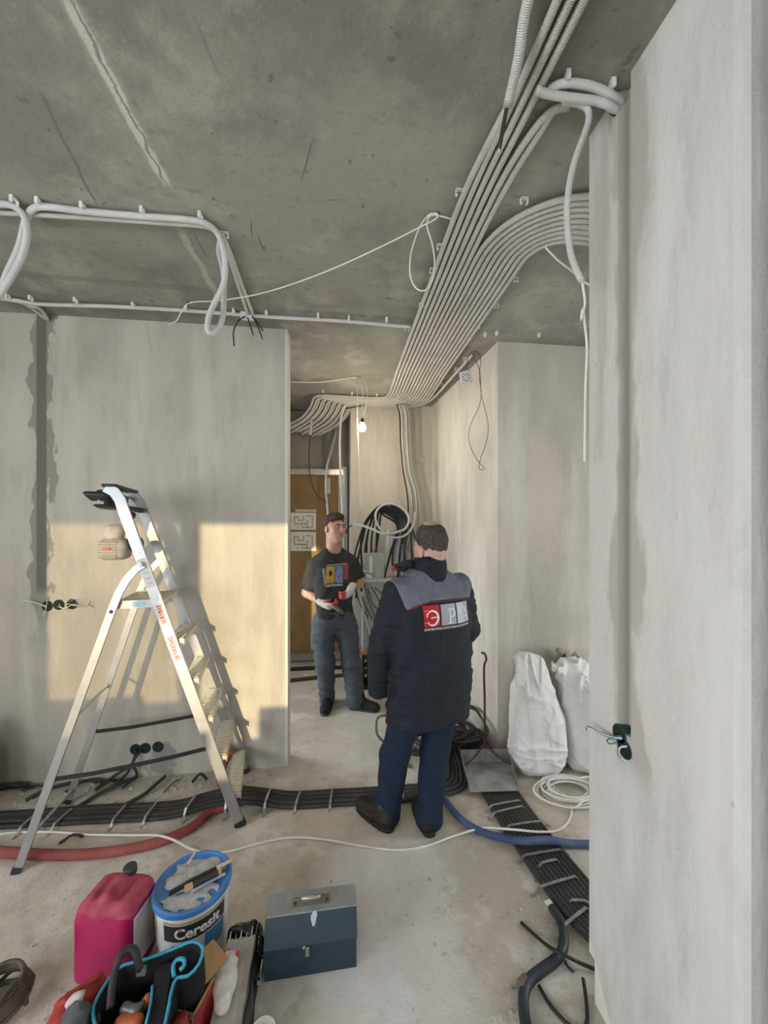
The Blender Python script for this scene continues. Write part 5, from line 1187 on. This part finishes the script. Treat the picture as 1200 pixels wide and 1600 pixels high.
# ------------------------------------------------------------------ older man in the work jacket, seen from behind
H2 = .006
man = thing('person', 'older man in a dark blue work jacket with grey yoke, seen from behind', 'person')
FA = math.radians(21); fw = Vector((-math.sin(FA), math.cos(FA), 0)); rt = Vector((math.cos(FA), math.sin(FA), 0)); up = Vector((0, 0, 1))
mc = P(670, 900, 2.17); mc = Vector((mc.x, mc.y, 0))
def MP(r_, f_, z): return mc + rt * r_ + fw * f_ + up * z
HA = math.radians(33); hf = Vector((-math.sin(HA), math.cos(HA), 0)); hr = Vector((math.cos(HA), math.sin(HA), 0))
hc = P(673, 853, 2.16)
def HP(r_, f_, z): return hc + hr * r_ + hf * f_ + up * z
head2 = [ell(HP(0, 0, .030), (.079, .098, .108), HA, .03), ell(HP(0, .03, -.045), (.064, .075, .078), HA, .03), cone(HP(0, -.02, -.05), MP(0, -.01, 1.42), .066, .075, .04),
         ell(HP(-.086, -.004, -.030), (.012, .022, .034), HA, .008), ell(HP(.084, -.004, -.030), (.012, .022, .034), HA, .008), ell(HP(-.092, -.012, -.05), (.008, .012, .014), HA, .005),
         cone(HP(0, .10, .01), HP(0, .118, -.022), .010, .015, .015), ell(HP(0, .085, -.06), (.028, .016, .012), HA, .012), ell(HP(0, .085, -.095), (.03, .022, .022), HA, .02)]
body2 = head2 + [loft([(.80, *MP(0, 0, 0).xy, .17, .13), (1.1, *MP(0, 0, 0).xy, .18, .14), (1.36, *MP(0, 0, 0).xy, .19, .10), (1.43, *MP(0, 0, 0).xy, .10, .07)], FA, 2.3, .05)]
b2 = solid('body', body2, .005, M_skin2, man)
M_hair2 = mat('dark_greying_hair', (.045, .036, .03), .8, var=.5, scale=60, bump=.8, bscale=300, col2=(.10, .085, .075))
def keep_hair2(x, y, z):
    q = np.array(hc); X, Y, Z = x - q[0], y - q[1], z - q[2]; f_ = X * hf.x + Y * hf.y
    low = -(Z + .036 - .75 * np.clip(f_ + .035, 0, 1)) ; front = f_ - .055 - .3 * (Z - .03)
    c = HP(0, -.010, .150); bald = .060 - np.sqrt((x - c.x) ** 2 + (y - c.y) ** 2 + ((z - c.z) * 1.1) ** 2)
    return np.maximum(np.maximum(low, front), bald)
solid('hair', [ell(HP(0, -.003, .028), (.0845, .104, .113), HA, .03)], .005, M_hair2, man, disp=folds(.0022, 6, [150, 260]), keep=keep_hair2)
M_jk = mat('navy_jacket_cloth', (.011, .0145, .025), .8, var=.25, scale=30, bump=.25, bscale=400); M_yoke = mat('grey_yoke_cloth', (.15, .172, .21), .8, var=.12, scale=25, bump=.25, bscale=400)
tor = [loft([(.60, *MP(0, .0, 0).xy, .248, .165), (.80, *MP(0, 0, 0).xy, .250, .168), (1.0, *MP(0, 0, 0).xy, .247, .168), (1.2, *MP(0, .0, 0).xy, .245, .160), (1.30, *MP(0, .005, 0).xy, .235, .145), (1.37, *MP(0, .01, 0).xy, .19, .115), (1.425, *MP(0, .01, 0).xy, .125, .09), (1.45, *MP(0, .01, 0).xy, .085, .075)], FA, 2.5, .05)]
shL, shR = MP(-.205, .0, 1.325), MP(.218, .0, 1.325)
elL, elR = P(597, 1003, 2.09), MP(.298, .02, 1.05)
cuL, cuR = P(594, 1074, 2.13), MP(.25, .18, .86)
arms = [cone(shL, elL, .078, .072, .04), cone(elL, cuL, .072, .064, .012), cone(shR, elR, .078, .070, .05), cone(elR, cuR, .070, .058, .012)]
f1 = folds(.010, 61, [14, 26, 48], (1, 1, .8)); f2 = folds(.007, 62, [60, 90], (.4, .4, 1.5))
def jd(x, y, z):
    sl = 1 / (1 + np.exp(-((np.abs((x - mc.x) * rt.x + (y - mc.y) * rt.y)) - .21) * 60))
    return f1(x, y, z) * np.clip((1.36 - z) / .3, .15, 1) + f2(x, y, z) * sl
jk = solid('jacket', tor + arms, H2, M_jk, man, jd)
def yoke_keep(x, y, z):
    u = (x - mc.x) * rt.x + (y - mc.y) * rt.y
    line = 1.285 - .04 * np.clip((np.abs(u) - .08) / .14, 0, 1) ** 1.4 * np.where(u < 0, 1.2, .3)
    side = np.abs(u) - (.208 + (z - 1.25) * .36)
    return np.maximum(line - z, side)
yk = solid('jacket_yoke', tor + arms, H2, M_yoke, man, lambda x, y, z: jd(x, y, z) - .0035, yoke_keep)
jt = bvh(jk); yt = bvh(yk)
def on_back(u, z, off=.003, tree=None):
    s = MP(u, -.8, z); h = (tree or jt).ray_cast(s, fw, 1.5); return (h[0] - fw * off) if h[0] else MP(u, -.17, z)
pts = []
for q in range(25):
    u = -.203 + .416 * q / 24; zz = 1.285 - .04 * max(0, min(1, (abs(u) - .08) / .14)) ** 1.4 * (1.2 if u < 0 else .3); pts.append(on_back(u, zz - .002, .002))
tube('red_piping', pts, .0032, mat('dark_red_piping', (.20, .025, .03), .6), man, seg=6, smooth_path=False)
# collar: standing band, with the left flap folded open
colp = []
ncol = 28
V, F = [], []
for i in range(ncol + 1):
    a = math.radians(-215 + 320 * i / ncol); rr = .093
    for (dr, dz) in ((.010, -.055), (.006, .04), (-.006, .083), (-.016, .083), (-.012, -.055)):
        lean = .012 if dz > .03 else 0
        V.append(MP((rr + dr + lean * 0) * math.cos(a), -.004 + (rr + dr) * math.sin(a) * 1.0, 1.425 + dz + .010 * math.sin(a) * -1))
for i in range(ncol):
    for k in range(5): F.append((i * 5 + k, i * 5 + (k + 1) % 5, (i + 1) * 5 + (k + 1) % 5, (i + 1) * 5 + k))
F += [(0, 1, 2, 3, 4), tuple(range(ncol * 5, ncol * 5 + 5))[::-1]]
mesh('collar', V, F, M_jk, man, True)
solid('collar_flap', [cone(P(640, 882, 2.12), P(619, 884, 2.16), .022, .016, .02), cone(P(640, 884, 2.13), P(622, 890, 2.2), .020, .012, .02)], .005, M_jk, man, disp=folds(.004, 8, [70]))
solid('red_lining', [cone(P(614, 890, 2.185), P(622, 888, 2.19), .010, .010, .01)], .004, mat('red_lining_cloth', (.45, .03, .04), .6), man)
# print on the back
lc = on_back(.018, 1.212)
lo_ = Vector((lc.x, lc.y, lc.z)); M_pr = mat('red_print_patch', (.50, .012, .02), .5, var=.05); M_pg = mat('silver_print_patch', (.36, .39, .42), .45, .2, var=.05); M_pw = mat('white_print', (.85, .85, .86), .5, var=.02)
SQ, SHT = .096, .108
cent = [-.104, 0, .104]
for k in range(3): decal('print_square', *grid2(cent[k] - SQ / 2, -SHT / 2, cent[k] + SQ / 2, SHT / 2, 8, 8), lo_, rt, up, fw, jt, M_pr if k == 0 else M_pg, man, .0035)
def arcp(cx, cy, rx, ry, a0, a1, n=20): return [(cx + rx * math.cos(math.radians(a0 + (a1 - a0) * i / n)), cy + ry * math.sin(math.radians(a0 + (a1 - a0) * i / n))) for i in range(n + 1)]
def sub(pts, n=4):
    out = []
    for a, b in zip(pts, pts[1:]): out += [(a[0] + (b[0] - a[0]) * i / n, a[1] + (b[1] - a[1]) * i / n) for i in range(n)]
    return out + [pts[-1]]
ew = [.004 + .008 * math.sin(math.pi * i / 24) for i in range(25)]
letE = merge2(stroke2(arcp(-.102, -.010, .034, .037, 150, -150, 24), ew), stroke2(sub([(-.112, -.008), (-.070, -.006)]), .0055), stroke2([(-.135, -.004), (-.132, .016)], .006))
letP = merge2(stroke2(sub([(.008, -.046), (.008, .028)]), .009), stroke2([(-.006, -.045), (.024, -.045)], .004), stroke2([(-.006, .028), (.016, .028)], .004), stroke2(arcp(.016, .008, .024, .020, 90, -90, 12), [.004 + .006 * math.sin(math.pi * i / 12) for i in range(13)]), stroke2([(.008, -.012), (.018, -.012)], .004))
letA = merge2(stroke2(sub([(.092, -.046), (.118, .030)]), .0045), stroke2(sub([(.117, .030), (.144, -.046)]), .009), stroke2(sub([(.101, -.020), (.134, -.020)]), .0042), stroke2([(.080, -.045), (.104, -.045)], .004), stroke2([(.128, -.045), (.155, -.045)], .004))
for L_ in (letE, letP, letA): decal('print_letter', *L_, lo_, rt, up, fw, jt, M_pw, man, .0052)
for yy in (.028, -.032): decal('print_line', *stroke2([(-.150, yy), (-.12, yy + .001)], .0014), lo_, rt, up, fw, jt, M_pw, man, .0052)
V2, F2 = text_mesh('АРХИТЕКТУРНО-СТРОИТЕЛЬНАЯ КОМПАНИЯ', .0155, .96, .0002)
wmax = max(v.x for v in V2); V2 = [(v.x * .152 / wmax, v.y - .068) for v in V2]
decal('print_lettering', V2, F2, lo_, rt, up, fw, jt, M_pw, man, .0040)
# jeans and shoes
M_jean = mat('dark_blue_denim', (.006, .015, .040), .85, var=.3, scale=22, bump=.3, bscale=400, col2=(.009, .022, .052))
hpL, hpR = MP(-.105, .0, .74), MP(.105, .0, .74)
anL = PZ(606, 1285, .0) + up * .075; anR = PZ(671, 1292, .0) + up * .075
knL, knR = hpL.lerp(anL, .52) + fw * .03 - rt * .015, hpR.lerp(anR, .52) + fw * .03 + rt * .01
fj = folds(.007, 71, [26, 50], (.8, .8, 1.4))
def fjk(x, y, z): return fj(x, y, z) * (.6 + .8 * np.clip((.3 - z) / .2, 0, 1))
solid('jeans', [loft([(.62, *MP(0, 0, 0).xy, .19, .13), (.95, *MP(0, 0, 0).xy, .19, .13)], FA, 2.3, .06), cone(hpL, knL, .105, .080, .04), cone(knL, anL, .080, .070, .03), cone(anL, anL - up * .035, .070, .068, .02), cone(hpR, knR, .105, .082, .04), cone(knR, anR, .080, .072, .03), cone(anR, anR - up * .035, .072, .070, .02)], .0065, M_jean, man, fjk)
M_shoe = mat('black_shoe_leather', (.022, .020, .019), .5, var=.25, scale=30); M_sole = mat('black_sole', (.015, .015, .015), .7)
def shoe(parent, heel, toe, w_, mats=(M_shoe, M_sole), hh=.075):
    heel, toe = Vector(heel), Vector(toe); d = (toe - heel).normalized(); heel.z = toe.z = 0; a = math.atan2(d.y, d.x); L_ = (toe - heel).length
    at = lambda s, z, l=0: heel + d * (s * L_) + Vector((-d.y, d.x, 0)) * l + up * z
    sh = solid('shoe', [cone(at(.17, .05), at(.45, .046), w_ * .98, w_, .02), cone(at(.45, .046), at(.83, .030), w_ * 1.0, w_ * .98, .02), ell(at(.70, .03), (.085, w_ * 1.12, .036), a, .02), cone(at(.2, .06), at(.25, hh + .03), .042, .045, .03)], .005, mats[0], parent, keep=lambda x, y, z: .012 - z + 0 * x)
    V, F = [], []; n = 22
    for zz in (.0015, .018):
        for i in range(n):
            q = 2 * math.pi * i / n; cq, sq = math.cos(q), math.sin(q); ww = w_ * (1.08 + .10 * cq) + .003; V.append(at(.495 + .50 * math.copysign(abs(cq) ** .7, cq), zz, ww * math.copysign(abs(sq) ** .75, sq)))
    F = [tuple(range(n))[::-1], tuple(range(n, 2 * n))] + [(i, (i + 1) % n, n + (i + 1) % n, n + i) for i in range(n)]
    mesh('sole', V, F, mats[1], sh, True)
shoe(man, PZ(613, 1301), PZ(560, 1258), .043)
shoe(man, PZ(674, 1310), PZ(651, 1254), .043)

# ------------------------------------------------------------------ young man facing the viewer
yg = thing('person', 'young man in a dark grey printed t-shirt and work gloves, facing the camera', 'person')
GA = math.radians(10)   # chest turned a little to the picture's right
gf = Vector((math.sin(GA), -math.cos(GA), 0)); gr = Vector((math.cos(GA), math.sin(GA), 0))
gc = P(522, 900, 3.72); gc = Vector((gc.x, gc.y, 0))
def YP(r_, f_, z): return gc + gr * r_ + gf * f_ + up * z
KA = math.radians(36); kf = Vector((math.sin(KA), -math.cos(KA), 0)); kr = Vector((math.cos(KA), math.sin(KA), 0))
kc = P(523, 825, 3.69); KS = 1.15
def KP(r_, f_, z): return kc + (kr * r_ + kf * f_ + up * z) * KS
KR = KA
shRi, shLe = P(489, 882, 3.74), P(553, 879, 3.76)
elRi, elLe = P(479, 926, 3.82), P(561, 912, 3.84)
wrRi, wrLe = P(506, 943, 3.58), P(548, 920, 3.62)
headY = [ell(KP(0, -.012, .030), tuple(KS * q for q in (.074, .094, .090)), KR, .03), ell(KP(0, .022, -.040), tuple(KS * q for q in (.060, .068, .076)), KR, .03), ell(KP(0, .056, -.100), tuple(KS * q for q in (.030, .026, .022)), KR, .03),
         cone(KP(0, -.022, -.055), YP(0, .0, 1.42), .068, .076, .03), ell(KP(-.075, -.012, -.012), tuple(KS * q for q in (.010, .020, .031)), KR, .008), ell(KP(.075, -.012, -.012), tuple(KS * q for q in (.010, .020, .031)), KR, .008),
         cone(KP(0, .088, .014), KP(0, .108, -.022), .009, .0155, .012), ell(KP(-.014, .095, -.026), tuple(KS * q for q in (.008, .010, .007)), KR, .008), ell(KP(.014, .095, -.026), tuple(KS * q for q in (.008, .010, .007)), KR, .008),
         ell(KP(0, .080, .032), tuple(KS * q for q in (.052, .014, .011)), KR, .016), ell(KP(-.045, .062, -.022), tuple(KS * q for q in (.020, .018, .018)), KR, .02), ell(KP(.045, .062, -.022), tuple(KS * q for q in (.020, .018, .018)), KR, .02),
         ell(KP(-.030, .091, .010), tuple(KS * q for q in (.015, .012, .008)), KR, .010, -1), ell(KP(.030, .091, .010), tuple(KS * q for q in (.015, .012, .008)), KR, .010, -1),
         ell(KP(0, .086, -.054), tuple(KS * q for q in (.024, .011, .006)), KR, .008), ell(KP(0, .083, -.068), tuple(KS * q for q in (.020, .011, .007)), KR, .008), ell(KP(0, .098, -.061), tuple(KS * q for q in (.020, .006, .0022)), KR, .003, -1)]
armsY = [cone(shRi, elRi, .046, .046, .03), cone(elRi, wrRi, .048, .031, .02), cone(shLe, elLe, .046, .046, .03), cone(elLe, wrLe, .046, .030, .02)]
solid('body', headY + armsY + [loft([(.75, *YP(0, 0, 0).xy, .14, .10), (1.1, *YP(0, 0, 0).xy, .14, .09), (1.30, *YP(0, 0, 0).xy, .14, .075), (1.37, *YP(0, 0, 0).xy, .08, .06)], GA, 2.3, .03)], .0045, M_skin, yg)
M_hairY = mat('brown_hair', (.055, .028, .018), .7, var=.4, scale=80, bump=.8, bscale=300)
def keep_hairY(x, y, z):
    X, Y, Z = (x - kc.x) / KS, (y - kc.y) / KS, (z - kc.z) / KS; f_ = X * kf.x + Y * kf.y; r_ = np.abs(X * kr.x + Y * kr.y)
    line = .066 - .02 * (r_ / .06) ** 2                                  # hairline over the brow
    low = np.where(f_ > .035, line - Z, np.where(f_ > -.01, .012 - Z + (f_ + .01) * 1.2, -.045 - Z + np.clip(f_ + .06, 0, .1) * 1.1))
    return low * .7
solid('hair', [ell(KP(0, -.012, .034), tuple(KS * q for q in (.080, .101, .098)), KR, .03), ell(KP(0, .045, .098), tuple(KS * q for q in (.055, .05, .026)), KR, .03)], .0045, M_hairY, yg, disp=folds(.0028, 16, [120, 220]), keep=keep_hairY)
M_eye = mat('eye_white', (.45, .42, .40), .4); M_iris = mat('dark_iris', (.03, .022, .018), .2); M_brow = mat('brown_brow', (.06, .035, .025), .8); M_lip = mat('lip', (.42, .17, .15), .5)
for s in (-1, 1):
    e = solid('eye', [ell(KP(s * .030, .078, .009), tuple(KS * q for q in (.0125, .010, .0075)), KR, .005)], .003, M_eye, yg)
    solid('iris', [ell(KP(s * .030 + .002, .0865, .009), tuple(KS * q for q in (.0055, .003, .0062)), KR, .003)], .0022, M_iris, e)
    tube('eyebrow', [KP(s * .013, .098, .026), KP(s * .030, .097, .031), KP(s * .048, .082, .027)], .0038, M_brow, yg, seg=6, step=.006)
tube('lips', [KP(-.021, .087, -.060), KP(-.009, .096, -.0585), KP(0, .0975, -.060), KP(.009, .096, -.0585), KP(.021, .087, -.060)], .0042, M_lip, yg, seg=6, step=.005)
M_tee = mat('charcoal_tshirt', (.028, .029, .031), .85, var=.15, scale=18, bump=.2, bscale=400, col2=(.045, .046, .044))
fT = folds(.009, 81, [18, 34, 60], (1, 1, .7))
slR = shRi.lerp(elRi, .80); slL = shLe.lerp(elLe, .66)
teep = [loft([(.80, *YP(0, .0, 0).xy, .172, .125), (.95, *YP(0, .01, 0).xy, .175, .130), (1.15, *YP(0, .0, 0).xy, .185, .128), (1.31, *YP(0, 0, 0).xy, .185, .115), (1.40, *YP(0, 0, 0).xy, .150, .095), (1.455, *YP(0, 0, 0).xy, .110, .085), (1.475, *YP(0, 0, 0).xy, .092, .082)], GA, 2.5, .04),
        cone(shRi + gr * .02 - up * .012, slR, .066, .080, .08), cone(shLe - gr * .02 - up * .012, slL, .066, .078, .08), cone(YP(-.05, -.01, 1.425), shRi + gr * .02 - up * .012, .062, .062, .05), cone(YP(.05, -.01, 1.425), shLe - gr * .02 - up * .012, .062, .062, .05)]
def tee_keep(x, y, z):
    c = YP(0, .075, 1.515); q = .098 - np.sqrt((x - c.x) ** 2 + (y - c.y) ** 2 + ((z - c.z) * 1.15) ** 2)
    def cut(a, b): n_ = (b - a).normalized(); r_ = (x - b.x) * n_.x + (y - b.y) * n_.y + (z - b.z) * n_.z; near = np.sqrt((x - b.x) ** 2 + (y - b.y) ** 2 + (z - b.z) ** 2) - .108; return np.where(near < 0, r_, -1)
    return np.maximum(q, np.maximum(cut(shRi, slR), cut(shLe, slL)))
tee = solid('tshirt', teep, .0055, M_tee, yg, lambda x, y, z: fT(x, y, z) * np.clip((1.45 - z) / .15, .2, 1), tee_keep)
tt_ = bvh(tee)
M_py = mat('print_yellow', (.50, .33, .03), .6, scale=30, var=.2); M_pb = mat('print_blue', (.06, .11, .26), .6, var=.4, scale=25, col2=(.25, .36, .55)); M_prr = mat('print_rust', (.28, .07, .045), .6, var=.3, scale=25); M_pwt = mat('print_grey', (.50, .50, .50), .6); M_pdk = mat('print_dark', (.05, .02, .04), .6)
h = tt_.ray_cast(Vector((0, 0, CAM_H)), ray(526, 898), 8); tco = h[0] if h[0] else P(526, 898, 3.58)
def tdec(name, VF, m, off=.003): return decal(name, VF[0], VF[1], tco, gr, up, -gf, tt_, m, yg, off)
tdec('print_panel', grid2(-.098, -.078, -.022, .078, 5, 8), M_py); tdec('print_panel', grid2(-.018, -.075, .058, .085, 5, 8), M_pb); tdec('print_panel', grid2(.062, -.050, .115, .095, 5, 8), M_prr)
tdec('print_motif', ([(-.072, .010), (-.048, .035), (-.068, .042), (-.060, -.020), (-.045, .0), (-.038, .022)], [(0, 3, 4, 1), (0, 1, 2), (4, 5, 1)]), M_pdk, .0045)
tdec('print_motif', stroke2([(-.008, -.06), (.02, .03), (.045, -.055)], .008), mat('print_pale_blue', (.35, .45, .62), .6), .0045)
for s in ([(-.092, .088), (.10, .103)], [(-.090, -.094), (.055, -.088)], [(-.100, -.104), (.055, -.099)]): tdec('print_line', stroke2(sub(s, 10), .007), M_pwt, .004)
for s in ([(-.128, .055), (-.110, -.10), (-.07, -.112)], [(-.116, .062), (-.098, -.092)]): tdec('print_line', stroke2(sub(s, 6), .005), M_pwt, .004)
# work trousers
M_tr = mat('grey_blue_workwear', (.062, .078, .100), .85, var=.25, scale=16, bump=.25, bscale=350, col2=(.080, .098, .118))
hiR, hiL = P(505, 975, 3.72), P(541, 975, 3.74)
kR, kL = P(508, 1040, 3.63), P(549, 1040, 3.66)
aR, aL = PZ(511, 1100) + up * .09, PZ(556, 1106) + up * .09
fR = folds(.010, 91, [22, 44, 70], (.8, .8, 1.3))
solid('work_trousers', [loft([(.68, *YP(0, 0, 0).xy, .178, .125), (.90, *YP(0, 0, 0).xy, .172, .125)], GA, 2.4, .06), cone(hiR, kR, .112, .088, .04), cone(kR, aR, .088, .074, .03), cone(aR, aR - up * .05, .074, .076, .02), cone(hiL, kL, .112, .088, .04), cone(kL, aL, .088, .078, .03), cone(aL, aL - up * .05, .078, .084, .02),
      ell(P(490, 1000, 3.70), (.03, .07, .10), GA, .02)], .0065, M_tr, yg, lambda x, y, z: fR(x, y, z))
M_sn = mat('black_suede', (.014, .014, .015), .75); M_sns = mat('grey_black_sole', (.05, .052, .058), .6)
shoe(yg, PZ(513, 1093), PZ(507, 1120), .046, (M_sn, M_sns), .085)
shoe(yg, PZ(553, 1105), PZ(592, 1112), .046, (M_sn, M_sns), .085)
# gloved hands
def glove(wr, tip, palm_n, thumb_side, spread, curl, name='glove'):
    """wrist, middle knuckle direction, palm normal; five fingers of unequal length curled toward the palm"""
    d = (tip - wr).normalized(); n_ = Vector(palm_n); n_ = (n_ - d * n_.dot(d)).normalized(); s = d.cross(n_).normalized() * thumb_side
    at = lambda a, b, c: wr + d * a + s * b + n_ * c
    g = solid(name, [cone(at(-.045, 0, 0), at(.0, 0, 0), .036, .032, .01), cone(at(.0, 0, 0), at(.055, .012, 0), .030, .030, .02), cone(at(.0, 0, 0), at(.06, -.014, 0), .028, .028, .02)] +
              [p for q, (off, ln) in enumerate([(.030, .036), (.011, .041), (-.009, .038), (-.028, .030)]) for p in (
                  cone(at(.065, off, 0), at(.065 + ln * .9, off * spread, curl * .022), .0115, .0108, .008),)], .0042, M_gw, yg)
    for q, (off, ln) in enumerate([(.030, .036), (.011, .041), (-.009, .038), (-.028, .030)]):
        solid('finger_coating', [cone(at(.065 + ln * .9, off * spread, curl * .022), at(.065 + ln * 1.3, off * spread, curl * .050), .0118, .0112, .006), cone(at(.065 + ln * 1.3, off * spread, curl * .050), at(.065 + ln * 1.0, off * spread, curl * .078), .0112, .0100, .006)], .004, M_gr, g)
    solid('thumb', [cone(at(.012, .026, .006), at(.040, .050, .022), .0150, .0125, .008), cone(at(.040, .050, .022), at(.066, .050, .040), .0125, .0105, .006)], .004, M_gr, g)
    solid('palm_coating', [ell(at(.045, 0, .020), (.034, .034, .014), math.atan2(d.y, d.x), .01)], .0045, M_gr, g)
    return g
glove(wrRi, P(528, 955, 3.50), (.55, .1, .35), 1, 1.05, 1.0)
glove(wrLe, P(541, 936, 3.50), (-.75, .35, .1), 1, 1.05, 1.0)
o = solid('wrist_band', [cone(wrRi.lerp(elRi, .10), wrRi.lerp(elRi, .17), .036, .037, .005)], .0045, PLB, yg)
tl = thing('drill_chuck', 'small dark grey drill chuck held in the young man\'s gloved hand', 'drill chuck')
a, b = P(524, 949, 3.46), P(536, 958, 3.42)
solid('chuck_body', [cone(a, a.lerp(b, .6), .021, .023, .006), cone(a.lerp(b, .6), b, .019, .013, .004)], .004, mat('dark_steel_chuck', (.10, .10, .10), .4, .5), tl)
tube('shank', [b, b + (b - a).normalized() * .012], .005, M_tin, tl)
